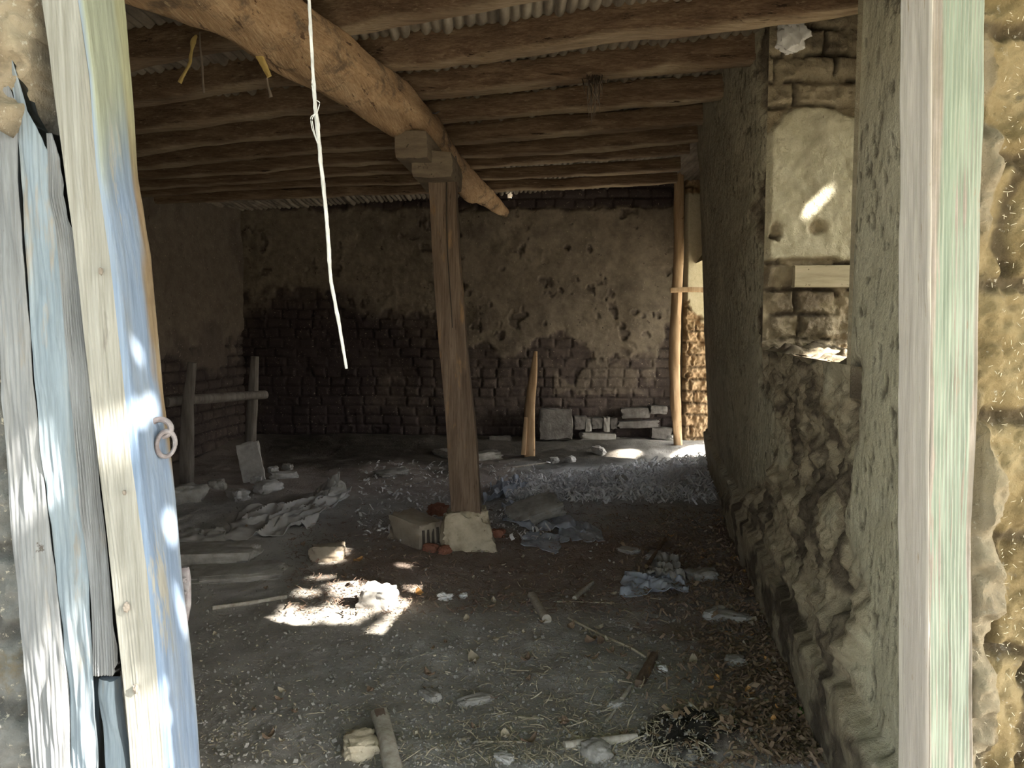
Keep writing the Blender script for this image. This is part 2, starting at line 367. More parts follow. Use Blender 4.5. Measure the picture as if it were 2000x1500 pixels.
# ---- back wall: left corner (-3.55,10.25) to right corner (2.08,9.85)
CB0, CB1 = np.array([-3.90, 10.323]), np.array([2.85, 9.82])
U = np.linspace(0, 1, 540); Zs = np.linspace(-.05, 3.62, 300)
UU, ZZ = np.meshgrid(U, Zs, indexing='ij')
XY = CB0 + (CB1-CB0)*UU[..., None]
P3 = np.concatenate([XY, ZZ[..., None]], -1); PX, PY = pix(P3)
n1 = fbm(P3[..., 0]*2.5, ZZ*2.5, 0, 41, 5); n2 = fbm(P3[..., 0]*7, ZZ*7, 0, 42, 4)
lower = interp(PX, [(480, 600), (560, 580), (640, 560), (690, 610), (860, 620), (880, 665), (1000, 690), (1060, 650), (1110, 655), (1150, 695), (1280, 695), (1300, 640), (1320, 600)])
pl = sstep(-14, 10, lower - PY + 26*n1 + 12*n2)*sstep(402, 414, PY + 8*n1 + 6*n2)
pl *= 1 - .55*(sstep(.55, .95, n2)*sstep(-.3, .2, n1))
# patch of thin plaster at lower right
pl = np.maximum(pl, .55*sstep(-.1, .2, n1+.1)*((PX > 1080)*(PX < 1280)*(PY > 690)*(PY < 770)))
j, br, bu = bricks(P3[..., 0], ZZ, .128, .235, 4, .010, .010)
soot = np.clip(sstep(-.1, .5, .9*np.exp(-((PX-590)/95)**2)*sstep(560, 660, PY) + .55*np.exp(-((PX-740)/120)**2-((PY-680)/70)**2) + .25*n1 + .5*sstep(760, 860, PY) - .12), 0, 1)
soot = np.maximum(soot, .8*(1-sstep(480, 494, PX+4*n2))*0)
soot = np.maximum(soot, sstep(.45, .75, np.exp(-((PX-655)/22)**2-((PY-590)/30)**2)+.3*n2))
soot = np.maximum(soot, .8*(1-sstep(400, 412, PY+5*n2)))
disp = .018*n1*0 + .012*n1 + pl*(.022+.006*n2) + (1-pl)*(bu*.012*(.3+br) - .022*j*(1-.6*br)*sstep(-.8, .2, n1)) - .01*sstep(.6, 1, n2)
out = P3
nrm = np.array([CB1[1]-CB0[1], -(CB1[0]-CB0[0]), 0]); nrm /= np.linalg.norm(nrm)
hx, hy = pix(P3[:-1, :-1]); keep = ((hx-995)**2 + ((hy-383)*1.0)**2) > 5.0**2
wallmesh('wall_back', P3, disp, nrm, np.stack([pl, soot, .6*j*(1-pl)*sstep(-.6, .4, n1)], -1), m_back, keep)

# ---- left wall
CL0, CL1 = np.array([-3.52, 10.75]), np.array([-5.15, 1.4])
U = np.linspace(0, 1, 420); Zs = np.linspace(-.05, 3.3, 170)
UU, ZZ = np.meshgrid(U, Zs, indexing='ij')
XY = CL0 + (CL1-CL0)*UU[..., None]; P3 = np.concatenate([XY, ZZ[..., None]], -1); PX, PY = pix(P3)
n1 = fbm(P3[..., 1]*2.1, ZZ*2.1, 0, 51, 5); n2 = fbm(P3[..., 1]*7, ZZ*7, 0, 52, 4)
pl = sstep(1.15, 1.35, ZZ + .25*n1 + .1*n2)
j, br, bu = bricks(P3[..., 1], ZZ, .13, .25, 7)
disp = .02*n1 + pl*(.02+.005*n2) + (1-pl)*(bu*.015*(.4+br) - .03*j)
wallmesh('wall_left', P3, disp, np.array([1, -.17, 0])/1.014, np.stack([pl*.8, .25+.3*sstep(0, .5, n1), j*(1-pl)], -1), m_back, flip=True)

# ---- right wall (inner face), battered and leaning, with a window recess between Y 2.6 and 4.6
Y0W, Y1W, ZS, ZT = 2.66, 4.60, 1.42, 2.80
def xb(y): return 1.15 + .172*(y-2.6)
XT = [(1.3, .98), (2.6, 1.17), (3.6, 1.34), (4.6, 1.50), (5.3, 1.47), (6.1, 1.50), (6.6, 1.56), (8.1, 1.95)]
def xw(y, z):
    t = np.clip(np.asarray(z)/3.2, 0, 1.05)
    return (xb(y)+.045*np.exp(-np.asarray(z)*1.2))*(1-t) + interp(y, XT)*t
ny_, nz_ = 640, 330
ys = np.linspace(1.52, 8.1, ny_); ys[np.argmin(abs(ys-Y0W))] = Y0W; ys[np.argmin(abs(ys-Y1W))] = Y1W
Zs = np.linspace(-.06, 3.40, nz_); Zs[np.argmin(abs(Zs-ZS))] = ZS
YY, ZZ = np.meshgrid(ys, Zs, indexing='ij')
n1 = fbm(YY*2.2, ZZ*2.2, 0, 61, 5); n2 = fbm(YY*7, ZZ*7, 0, 62, 4); n3 = fbm(YY*6, ZZ*18, 0, 66, 4)
pits = fbm(YY*52, ZZ*20, 0, 63, 3)*(1+.35*noise(YY*3, ZZ*3, 0, 69))
P3 = np.stack([xw(YY, ZZ), YY, ZZ], -1); PX, PY = pix(P3)
# eroded zone: between the piers and low down
er_near = sstep(0, 45, interp(PY, [(0, 1640), (690, 1660), (860, 1680), (1000, 1655), (1100, 1690), (1200, 1720), (1300, 1690), (1500, 1760)]) - PX + 34*n1 + 12*n2)
er_far = sstep(0, 30, PX - interp(PY, [(0, 1480), (690, 1480), (900, 1492), (960, 1440), (1010, 1410), (1060, 1400), (1500, 1400)]) + 22*n1 + 10*n2)
er = er_near*er_far*(1-sstep(1.38, 1.5, ZZ)*((YY < 4.6)))
lowsmooth = sstep(.33, .22, ZZ + .05*n1)*.0 + (1-sstep(.24, .34, ZZ+.06*n1+.02*(YY-3)))
pl = np.clip(1-er, 0, 1)
bulk = .030*fbm(YY*3.4, ZZ*4, 0, 64, 4) + .026*fbm(YY*9, ZZ*11, 0, 65, 4) - .022*np.abs(fbm(YY*20, ZZ*26, 0, 68, 3))
ledge = .05*sstep(0, .03, .34-ZZ+.05*n1+.012*(YY-3)) + .035*sstep(0, .04, .56-ZZ+.07*n1)*er + .03*sstep(.0, .05, .82-ZZ+.06*n2)*er
disp = pl*(.012*n1) + er*bulk*(.35+.65*sstep(.25, .5, ZZ)) - .02*er + ledge*(1-.3*sstep(0, .2, ZZ*0)) - pl*.007*sstep(.50, .75, pits)*(1-lowsmooth)
edge = np.minimum(sstep(0, .05, np.abs(YY-Y1W)), 1); edge2 = np.where((ZZ > 1.3) & (YY > 2.3) & (YY < 4.9), np.minimum(edge, sstep(0, .05, np.abs(YY-Y0W))), 1)
disp = disp*edge2
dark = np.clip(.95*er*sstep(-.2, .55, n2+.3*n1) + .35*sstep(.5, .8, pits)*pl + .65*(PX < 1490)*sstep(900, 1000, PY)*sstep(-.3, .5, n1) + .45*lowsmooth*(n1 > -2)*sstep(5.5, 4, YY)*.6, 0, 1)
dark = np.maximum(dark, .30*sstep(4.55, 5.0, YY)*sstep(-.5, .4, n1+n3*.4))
pit_shade = pl*sstep(.55, .75, pits)*(1-lowsmooth)*.6  # plaster pits darkened in colour, standing in for the shade inside them
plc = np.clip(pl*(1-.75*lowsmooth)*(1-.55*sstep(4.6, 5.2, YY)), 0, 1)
m3 = np.stack([plc, dark, pit_shade], -1)
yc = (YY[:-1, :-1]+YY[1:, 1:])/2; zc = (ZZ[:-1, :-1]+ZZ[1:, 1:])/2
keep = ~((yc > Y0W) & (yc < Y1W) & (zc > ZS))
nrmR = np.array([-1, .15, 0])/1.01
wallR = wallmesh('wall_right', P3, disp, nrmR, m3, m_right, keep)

# far reveal of the window, facing the door: plaster above, mud bricks below, broken top courses
xs = np.linspace(0, .82, 110); Zs = np.linspace(1.30, 3.40, 260)
SS, ZZ = np.meshgrid(xs, Zs, indexing='ij')
XX = xw(Y1W, ZZ) + SS - .004
P3 = np.stack([XX, np.full_like(XX, Y1W), ZZ], -1); PX, PY = pix(P3)
n1 = fbm(XX*5, ZZ*5, 0, 71, 5); n2 = fbm(XX*16, ZZ*16, 0, 72, 4)
j, br, bu = bricks(XX+.1, ZZ+.02, .15, .30, 11, .014, .010)
top = interp(PX, [(1480, 290), (1530, 215), (1560, 205), (1600, 205), (1665, 218)])
pl = sstep(-6, 8, PY-top+10*n1)*sstep(-3, 4, 508-PY+5*n1)*sstep(-5, 8, PX-1489+8*n1)
spot = np.maximum(sstep(.4, .8, np.exp(-((PX-1510)/18)**2-((PY-450)/20)**2)+.25*n2), sstep(.4, .8, np.exp(-((PX-1592)/22)**2-((PY-445)/20)**2)+.25*n2))
pl *= 1-spot
disp = pl*(.03+.004*n2) + (1-pl)*(bu*.014*(.3+br)+.016*n2+.012*n1 - .035*j*sstep(-.7, .1, n1+.5*n2))
disp *= sstep(0, .03, SS)
dark = np.clip((1-pl)*(.35+.5*n1) + .2, 0, .8)*sstep(-.1, .6, n1+.5*(PY > 520))
mesh_rev = wallmesh('wall_right_reveal', P3, disp, np.array([0, -1, 0]), np.stack([pl*.95, dark, .8*j*(1-pl)*sstep(-.7, .1, n1+.5*n2)], -1), m_right, flip=False, kind=None, parent=wallR)
# sill (eroded top of the wall below the window)
ys = np.linspace(2.55, 4.62, 150); xs = np.linspace(0, .80, 76)
YY, SS = np.meshgrid(ys, xs, indexing='ij'); XX = xw(YY, ZS)+SS-.004
n1 = fbm(XX*5, YY*5, 0, 81, 5)
dz = (.035*n1 + .02*fbm(XX*15, YY*15, 0, 82, 3))*sstep(0, .05, SS) - .04*sstep(.0, .3, SS)*0
P3 = np.stack([XX, YY, np.full_like(XX, ZS)], -1)
wallmesh('wall_right_sill', P3, dz, np.array([0, 0, 1]), np.stack([XX*0, .4+.4*n1, XX*0], -1), m_right, flip=True, kind=None, parent=wallR)
# the solid behind: outer leaf with window opening, end reveal at the side doorway, near reveal
def slab(name, quads, mat, parent=None, kind=None):
    V, Fq = [], []
    for q in quads:
        b = len(V); V += list(q); Fq.append([b, b+1, b+2, b+3])
    o = mesh_np(name, V, Fq, mat, smooth=False, attrs={'m': np.tile([[.2, .3, 0]], (len(V), 1))}, parent=parent)
    if kind: tag(o, kind=kind)
    return o
def X_out(y): return xb(y)+.78
def vert(ya, yb, za, zb, off=0): return [(X_out(ya)+off, ya, za), (X_out(yb)+off, yb, za), (X_out(yb)+off, yb, zb), (X_out(ya)+off, ya, zb)]
slab('wall_right_outer_leaf', [vert(1.4, Y0W, -.1, 3.4), vert(Y0W, Y1W, -.1, ZS), vert(Y0W, Y1W, ZT, 3.4), vert(Y1W, 8.1, -.1, 3.4),
      vert(Y0W, Y1W, ZT, 3.4, -.12), [(X_out(Y0W)-.12, Y0W, ZT), (X_out(Y1W)-.12, Y1W, ZT), (X_out(Y1W), Y1W, ZT), (X_out(Y0W), Y0W, ZT)],
      [(1.16, Y0W, ZS), (X_out(Y0W), Y0W, ZS), (X_out(Y0W), Y0W, 3.4), (1.16, Y0W, 3.4)]], m_right, parent=wallR)
# rough end of the right wall at the side doorway
ss = np.linspace(0, .6, 40); Zs = np.linspace(-.05, 3.4, 160); SS, ZZ = np.meshgrid(ss, Zs, indexing='ij')
XX = xw(8.1, ZZ)+SS-.006; n1 = fbm(XX*6, ZZ*6, 0, 91, 4)
wallmesh('wall_right_end', np.stack([XX, XX*0+8.1, ZZ], -1), .03*n1*sstep(0, .05, SS), np.array([0, 1, 0]), np.stack([XX*0+.3, XX*0+.4, XX*0], -1), m_right, kind=None, parent=wallR, flip=True)

# ---- pier beyond the side doorway: its reveal faces the camera
YP = 9.72
ss = np.linspace(0, .75, 110); Zs = np.linspace(-.05, 3.45, 330); SS, ZZ = np.meshgrid(ss, Zs, indexing='ij')
XX = 2.16+SS; P3 = np.stack([XX, XX*0+YP, ZZ], -1); PX, PY = pix(P3)
n1 = fbm(XX*6, ZZ*6, 0, 95, 5); n2 = fbm(XX*18, ZZ*18, 0, 96, 3)
j, br, bu = bricks(XX, ZZ, .15, .28, 13, .016, .014)
pl = sstep(-8, 8, interp(PX, [(1335, 590), (1350, 600), (1365, 625), (1395, 640)])-PY+22*n1)*sstep(-3, 4, PY-377+6*n1)
disp = pl*.03 + (1-pl)*(bu*.015*(.3+br)+.03*n2-.035*j*sstep(-.7, .2, n1)+.03*n1) - .10*sstep(.05, 0, SS)
hole = sstep(8, 2, np.abs(PX-1385))*sstep(16, 8, np.abs(PY-852))
disp -= .15*hole
wallP = wallmesh('wall_right_pier', P3, disp, np.array([0, -1, 0]), np.stack([pl, pl*0, np.clip(.6*j*(1-pl)*sstep(-.6, .3, n1)+hole, 0, 1)], -1), m_pier)
slab('pier_return', [[(2.16, YP+.02, -.1), (2.16, 10.2, -.1), (2.16, 10.2, 3.5), (2.16, YP+.02, 3.5)], [(2.85, YP, -.1), (2.85, 10.2, -.1), (2.85, 10.2, 3.5), (2.85, YP, 3.5)]], m_right, parent=wallP)
slab('doorway_header', [[(2.66, 8.1, 3.12), (2.85, YP, 3.12), (2.85, YP, 3.5), (2.66, 8.1, 3.5)], [(2.2, 8.1, 2.35), (2.66, 8.1, 3.12), (2.85, YP, 3.12), (2.3, YP, 2.35)]], m_right, parent=wallP)

# ---- front wall, left of the door (behind the planks) and right of the door
def front_piece(name, x0, x1, z0, z1, y0, seed, lump, dens=.012):
    xs = np.arange(x0, x1+dens, dens); zs = np.arange(z0, z1+dens, dens)
    XX, ZZ = np.meshgrid(xs, zs, indexing='ij'); P3 = np.stack([XX, XX*0+y0, ZZ], -1); PX, PY = pix(P3)
    n1 = fbm(XX*4, ZZ*4, 0, seed, 5); n2 = fbm(XX*14, ZZ*14, 0, seed+1, 4)
    return P3, PX, PY, n1, n2, XX, ZZ
P3, PX, PY, n1, n2, XX, ZZ = front_piece('l', -1.45, -.80, .5, 2.6, 1.50, 101, 0, .0055)
j, br, bu = bricks(XX, ZZ, .16, .3, 19, .02, .02)
bulge = sstep(-12, 12, interp(PX, [(0, 112), (20, 150), (50, 230), (70, 285), (85, 270), (100, 235), (112, 160), (120, -50)]) - PY + 14*n2)
disp = .02*n1+.012*n2 - .025*j*(1-bulge)*sstep(-.5,.4,n2) + bulge*(.120+.035*n1+.03*n2) + .010*fbm(XX*30, ZZ*30, 0, 119, 4)
disp = np.where(XX > -.90, np.minimum(disp, .10), disp)
wfl = wallmesh('wall_front_left', P3, disp, np.array([0, -1, 0]), np.stack([np.clip(1-bulge-.3*(ZZ > 1.9), 0, 1), np.clip(j*(1-bulge)*.6, 0, 1), j*0], -1), m_mud_left)
slab('jamb_left', [[(-.81, 1.50, -.1), (-1.15, 1.95, -.1), (-1.15, 1.95, 3.2), (-.81, 1.50, 3.2)], [(-1.15, 1.95, -.1), (-5.2, 1.95, -.1), (-5.2, 1.95, 3.2), (-1.15, 1.95, 3.2)],
                   [(-1.42, 1.51, -.1), (-5.6, 1.51, -.1), (-5.6, 1.51, 3.2), (-1.42, 1.51, 3.2)], [(-.8, 1.52, -.1), (-1.5, 1.52, -.1), (-1.5, 1.52, .6), (-.8, 1.52, .6)], [(-.8, 1.52, 2.5), (-1.5, 1.52, 2.5), (-1.5, 1.52, 3.2), (-.8, 1.52, 3.2)]], m_right, parent=wfl)
dens = .0075
P3, PX, PY, n1, n2, XX, ZZ = front_piece('r', .80, 1.16, .55, 2.6, 1.44, 111, 0, .0042)
j, br, bu = bricks(XX-.05, ZZ+.03, .235, .42, 23, .016, .02)
lip = sstep(14, -10, PX-interp(PY, [(0, 1925), (230, 1925), (240, 1945), (330, 1945), (440, 1925), (600, 1925), (640, 1915), (820, 1905), (900, 1925), (960, 1950), (1060, 1930), (1150, 1955), (1250, 1925), (1500, 1925)])+8*n1)
lipz = lip*sstep(.35, .55, .5+.5*noise(ZZ*3.1, XX*0, 0, 77)+.25*(PY > 220))
disp = .022*n1+.012*n2+bu*.010*(.4+br) - .022*j*(1-lipz)*sstep(-.4, .5, n2) + lipz*(.030+.016*n2) + .010*fbm(XX*30, ZZ*30, 0, 118, 4) - .022*sstep(.5, .62, np.abs(fbm(XX*5, ZZ*3, 0, 119, 4)))
disp = np.where(XX < .875, np.minimum(disp, .02+.9*np.maximum(0, XX-.862)), disp)
wfr = wallmesh('wall_front_right', P3, disp, np.array([0, -1, 0]), np.stack([np.clip(lipz*.75, 0, 1), np.clip(j*(1-lipz), 0, 1)*.75, j*0], -1), m_mud)
slab('front_right_mass', [[(.9, 1.47, -.1), (8, 1.47, -.1), (8, 1.47, .6), (.9, 1.47, .6)], [(1.14, 1.45, .5), (8, 1.45, .5), (8, 1.45, 3.3), (1.14, 1.45, 3.3)],
                          [(.87, 1.47, 2.5), (2.2, 1.47, 2.5), (2.2, 1.47, 3.3), (.87, 1.47, 3.3)], [(.87, 1.52, -.1), (.98, 1.52, -.1), (.98, 1.52, 3.3), (.87, 1.52, 3.3)]], m_mud, parent=wfr)
slab('wall_front_header', [[(-1.2, 1.46, 2.42), (1.2, 1.46, 2.42), (1.2, 1.46, 3.3), (-1.2, 1.46, 3.3)], [(-1.2, 1.9, 2.42), (1.2, 1.9, 2.42), (1.2, 1.9, 3.3), (-1.2, 1.9, 3.3)],
                           [(-1.2, 1.46, 2.42), (1.2, 1.46, 2.42), (1.2, 1.9, 2.42), (-1.2, 1.9, 2.42)], [(-1.2, 1.5, 3.0), (-2.7, 1.5, 3.0), (-2.7, 1.5, 3.3), (-1.2, 1.5, 3.3)]], m_mud, kind='structure')

# ---- ceiling: rough reed / pole layer on the rafters, outer roof above
nx, ny = 1500, 90
xs = np.linspace(-5.6, 3.1, nx); ys = np.linspace(1.3, 10.45, ny)
X, Y = np.meshgrid(xs, ys, indexing='ij')
pitch_ = .062
Xs = X + .10*(Y) * .17 + .012*fbm(X*1.5, Y*2, 0, 131, 3)
c = np.floor(Xs/pitch_); fx = Xs/pitch_-c; rnd = _h(c, c*0, c*0, 5)
Z = RZ(X) + .200 - (.030+.018*rnd)*np.sqrt(np.clip(1-(2*fx-1)**2, 0, 1)) + .012*fbm(c*3.7, Y*3, 0, 133, 3) - .02*rnd*noise(c*1.7, Y*1.3, 0, 9)
P3 = np.stack([X, Y, Z], -1); hx, hy = pix(P3[:-1, :-1])
keep = ~((hx > 1536) & (hx < 1580) & (hy > 40) & (hy < 74))
ceil = mesh_np('ceiling', P3.reshape(-1, 3), gridfaces(nx, ny, keep, True), m_ceil); tag(ceil, kind='structure')

# ------------------------------------------------------------------ rafters
raf = [  # (pixel polyline of the lower edge), half height, half width, label
 ([(150, 142), (245, 130), (480, 100), (700, 66), (1045, 5), (1650, -110)], .10, .07, 'thick brown rafter nearest the door, cut by the top edge of the photo'),
 ([(150, 222), (250, 212), (480, 180), (770, 131), (1200, 82), (1700, 26)], .10, .07, 'long thick rafter whose right end meets the gap in the roof corner'),
 ([(150, 270), (250, 260), (560, 226), (840, 190), (1150, 160), (1530, 122)], .095, .065, 'rafter just behind the one that ends at the roof gap'),
 ([(150, 312), (250, 302), (560, 272), (880, 236), (1150, 214), (1450, 190)], .085, .06, 'rafter running right over the corbel block of the post'),
 ([(150, 342), (255, 332), (600, 300), (905, 281), (1150, 262), (1400, 240)], .08, .06, 'first thin rafter seen behind the corbel block'),
 ([(150, 362), (260, 352), (600, 326), (920, 310), (1150, 296), (1375, 276)], .075, .055, 'narrow reddish rafter with a pale lower edge, fourth from the back'),
 ([(150, 378), (262, 368), (600, 346), (935, 332), (1150, 318), (1350, 296)], .060, .055, 'reddish rafter with broken bark edge, third from the back'),
 ([(170, 390), (285, 380), (600, 364), (950, 356), (1150, 344), (1330, 330)], .060, .055, 'wide flat rafter second from the back wall'),
 ([(200, 403), (330, 394), (600, 384), (960, 378), (1150, 368), (1325, 354)], .060, .055, 'rafter lying right against the top of the back wall'),
]
for i, (pts, hh, hw, lab) in enumerate(raf):
    off = 0.0
    p = np.array([onroof(a, b) for a, b in pts])
    yfit = np.polyfit(p[:, 0], p[:, 1], 1); p[:, 1] = .35*p[:, 1] + .65*np.polyval(yfit, p[:, 0])
    p[:, 1] = np.minimum(p[:, 1], 10.2+.0*p[:, 0]-.06*p[:, 0]-.12)
    p[:, 2] = RZ(p[:, 0]) + hh
    d = p[-1]-p[-2]
    if i < 3: p = np.vstack([p, p[-1]+d/np.linalg.norm(d)*.15])
    # left end carried to the left wall
    dl = p[0]-p[1]; xl = -4.95 + .172*(p[0][1]-2.5)
    if p[0][0] > xl: p = np.vstack([p[0]+dl*((xl-p[0][0])/dl[0]), p])
    L = np.linalg.norm(p[-1]-p[0])
    rr = [(hw*(1+.06*math.sin(i*2.1+k)), hh*(1+.05*math.cos(i*1.7+k*1.3))) for k in range(len(p))]
    V, Fq = sweep(p, rr, n=28, sq=4.2, seed=200+i, rough=.13, rfreq=4)
    xo = np.argsort(p[:, 0]); zc_ = np.interp(V[:, 0], p[xo, 0], p[xo, 2])
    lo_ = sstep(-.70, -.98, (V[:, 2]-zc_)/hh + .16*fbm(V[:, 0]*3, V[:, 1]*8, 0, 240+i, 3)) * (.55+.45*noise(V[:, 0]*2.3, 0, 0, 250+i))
    V[:, 2] += .012*noise(V[:, 0]*1.7, 0, 0, 260+i) + .006*noise(V[:, 0]*7, 0, 0, 270+i)
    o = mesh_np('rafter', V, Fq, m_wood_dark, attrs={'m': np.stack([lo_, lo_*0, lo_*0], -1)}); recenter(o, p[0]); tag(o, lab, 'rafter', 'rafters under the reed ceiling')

# ------------------------------------------------------------------ main beam, corbel, post, base stone
cx = [(2.0, -1.74), (2.6, -1.50), (3.0, -1.34), (3.5, -1.13), (4.1, -.95), (4.65, -.80), (5.1, -.67), (5.8, -.60), (6.8, -.52), (7.6, -.45), (8.6, -.28), (9.95, -.10)]
wr = [.15, .15, .15, .145, .14, .13, .12, .115, .11, .115, .10, .055]
hr = [.13, .13, .13, .13, .13, .135, .14, .12, .11, .13, .10, .055]
p = np.array([(x, y, RZ(x)-.0 - h + .005) for (y, x), h in zip(cx, hr)])
p[-1][2] -= .03; p[-4][2] -= .02
V, Fq = sweep(p, list(zip(wr, hr)), n=48, sq=3.4, seed=301, rough=.15, rfreq=4, sub=260, twist=.12)
beam = mesh_np('main_beam', V, Fq, m_wood_tan); recenter(beam, p[0])
tag(beam, 'thick crooked tan tree-trunk beam running from the door to the back wall over the post', 'beam')
def nail(pa, pb, pc, name='nail', parent=None):
    V, Fq = sweep([pa, pb, pc], [.004], n=6, sub=8); return mesh_np(name, V, Fq, m_iron)
for (a, b, c_, Yn) in (((838, 219), (850, 222), (858, 218), 5.55), ((884, 320), (892, 318), (890, 305), 6.15)):
    o = nail(P(*a, Yn-.08), P(*b, Yn-.09), P(*c_, Yn-.08)); child(o, beam)
# corbel: short stepped block under the beam
co = empty('corbel_block', (-.66, 5.3, 2.55), 'short stepped wooden corbel block between the post top and the crooked beam', 'corbel')
V, Fq = sweep([(-.645, 5.0, 2.715), (-.61, 5.35, 2.715), (-.57, 5.85, 2.70)], [(.105, .085)], n=20, sq=6, seed=311, rough=.05)
child(mesh_np('upper_block', V, Fq, m_block), co)
V, Fq = sweep([(-.525, 5.14, 2.62), (-.51, 5.38, 2.62), (-.50, 5.7, 2.62)], [(.135, .085)], n=20, sq=6, seed=312, rough=.05)
child(mesh_np('lower_block', V, Fq, m_block), co)
pt = empty('roof_post', (-.33, 5.42, .25), 'square hewn wooden post leaning on a pale stone in the middle of the room', 'post')
top = P(864, 342, 5.40); bot = P(912, 1008, 5.40); mid = P(886, 680, 5.40); m2 = P(903, 850, 5.40); m1_ = P(872, 500, 5.4)
V, Fq = sweep([bot, m2, mid, m1_, top+np.array([0, 0, .02])], [(.105, .09), (.105, .09), (.10, .09), (.095, .09), (.095, .09)], n=24, sq=7, seed=313, rough=.045, rfreq=4, up=(0, 1, 0))
child(mesh_np('shaft', V, Fq, m_wood_post), pt)
V, Fq = sweep([P(872, 346, 5.305), P(873, 480, 5.303), P(884, 640, 5.303)], [(.004, .004)], n=6, seed=3, rough=.3, up=(0, 1, 0))
o = mesh_np('crack', V, Fq, m_cavity_shade); child(o, pt)
V, Fq = rock((-.325, 5.40, .115), (.37, .34, .30), 21, .86, .11, (0, 0, .1), n=24, taper=.17, chip=.28)
o = mesh_np('base_stone', V, Fq, m_stone); recenter(o); tag(o, 'pale tapered stone block carrying the foot of the middle post', 'stone')

# ------------------------------------------------------------------ poles
def pole(name, pp, rads, lab, cat, seed, mat=m_pole, group=None, sq=2.2, rough=.12, n=14):
    V, Fq = sweep(pp, rads, n=n, sq=sq, seed=seed, rough=rough, rfreq=7, up=(0, 1, 0))
    o = mesh_np(name, V, Fq, mat); recenter(o); return tag(o, lab, cat, group)
Yp = 9.35
pole('prop_pole', [P(1325, 880, Yp), P(1320, 800, Yp), P(1317, 700, Yp), P(1321, 600, Yp), P(1326, 480, Yp), P(1326, 310, Yp)], [.05, .062, .068, .065, .058, .056],
     'tall thin crooked pole with knots standing at the right end of the back wall', 'pole', 401, rough=.16)
V, Fq = sweep([P(1309, 567, Yp-.07), P(1345, 565, Yp-.07), P(1400, 567, Yp-.05)], [(.02, .03)], n=12, sq=4, seed=403, rough=.1)
o = mesh_np('cross_rail', V, Fq, m_pole); recenter(o); tag(o, 'short brown wooden bar nailed across the tall pole toward the side doorway', 'bar')
st = empty('short_stake', onfloor(1033, 893), 'short orange-brown split stake standing before the back wall right of the post', 'stake')
V, Fq = sweep([P(1034, 893, 9.1), P(1034, 800, 9.1), P(1042, 730, 9.1), P(1046, 686, 9.1)], [(.065, .05), (.06, .05), (.045, .04), (.02, .02)], n=16, sq=4, seed=405, rough=.08, up=(0, 1, 0))
child(mesh_np('split_post', V, Fq, m_pole), st)
V, Fq = sweep([P(1022, 888, 9.05), P(1024, 860, 9.05), P(1027, 815, 9.05)], [(.03, .03), (.03, .03), (.02, .02)], n=12, sq=4, seed=406, rough=.1, up=(0, 1, 0))
child(mesh_np('side_piece', V, Fq, m_pole), st)
mr = empty('manger_rail', P(430, 912, 8.1), 'dark wooden feeding rail of two posts and a bar by the left wall', 'rail')
for nm, a in (('post', [P(489, 925, 8.3), P(489, 850, 8.3), P(494, 770, 8.3), P(497, 696, 8.3)]), ('post', [P(364, 965, 7.3), P(365, 880, 7.3), P(366, 790, 7.3), P(375, 708, 7.3)])):
    V, Fq = sweep(a, [(.06, .05), (.06, .05), (.05, .045), (.04, .035)], n=14, sq=3, seed=411+int(a[0][1]*10), rough=.12, up=(0, 1, 0)); child(mesh_np(nm, V, Fq, m_old), mr)
V, Fq = sweep([P(325, 785, 7.2), P(370, 780, 7.42), P(440, 776, 7.9), P(518, 771, 8.4)], [.05], n=12, seed=415, rough=.12); child(mesh_np('bar', V, Fq, m_old), mr)

# ------------------------------------------------------------------ timber set in the reveal, white rag in the gap
a, b = P(1549, 540, 4.575), P(1668, 540, 4.575)
V, Fq = sweep([a, (a+b)/2, b+np.array([.1, 0, 0])], [(.03, .064)], n=16, sq=8, seed=421, rough=.02)
o = mesh_np('timber_block', V, Fq, m_stone if False else M('pale_old_timber', [(.33, .29, .20), (.45, .40, .28), (.52, .46, .34)], 5, (.6, 4, 4), bump=.5, spots=[(30, .64, .68, (.10, .08, .05))], bdist=.004)); recenter(o)
tag(o, 'pale squared timber end built into the mud bricks of the window side', 'timber')

def cloth(name, corners, seed, mat, lab, cat, amp=.05, n=40, lift=0.0, thick=.004, group=None, fr=3.0):
    """crumpled sheet between four 3-D corners (a,b,c,d), draped over the ground"""
    a, b, c_, d = [np.asarray(q, float) for q in corners]
    u = np.linspace(0, 1, n); U_, V_ = np.meshgrid(u, u, indexing='ij')
    Q = (a*((1-U_)*(1-V_))[..., None] + b*(U_*(1-V_))[..., None] + c_*(U_*V_)[..., None] + d*((1-U_)*V_)[..., None])
    w1 = fbm(U_*fr+seed, V_*fr, 0, seed, 3)
    r1 = 1-np.abs(fbm(U_*fr*1.1+seed*2, V_*fr*.9, 0, seed+5, 3))
    Q = Q + np.stack([.09*w1*np.linalg.norm(b-a)*.5, .09*fbm(U_*fr, V_*fr+9, 0, seed+9, 3)*np.linalg.norm(d-a)*.5, amp*(r1-.3)], -1)
    Q[..., 2] = np.maximum(Q[..., 2], hfloor(Q[..., 0], Q[..., 1])+.006+lift)
    V = Q.reshape(-1, 3); F1 = gridfaces(n, n)
    o = mesh_np(name, V, F1, mat); recenter(o)
    md = o.modifiers.new('solid', 'SOLIDIFY'); md.thickness = thick; md.offset = 1
    return tag(o, lab, cat, group)
Yr = 4.45
cc = [P(1532, 92, Yr), P(1560, 88, Yr), P(1562, 50, Yr), P(1530, 52, Yr)]
V, Fq = rock(P(1548, 68, 4.45), (.15, .08, .15), 5, .3, .4, n=12)
o = mesh_np('white_rag', V, Fq, m_white); recenter(o); tag(o, 'crumpled white rag stuffed in the roof gap above the right wall', 'rag')

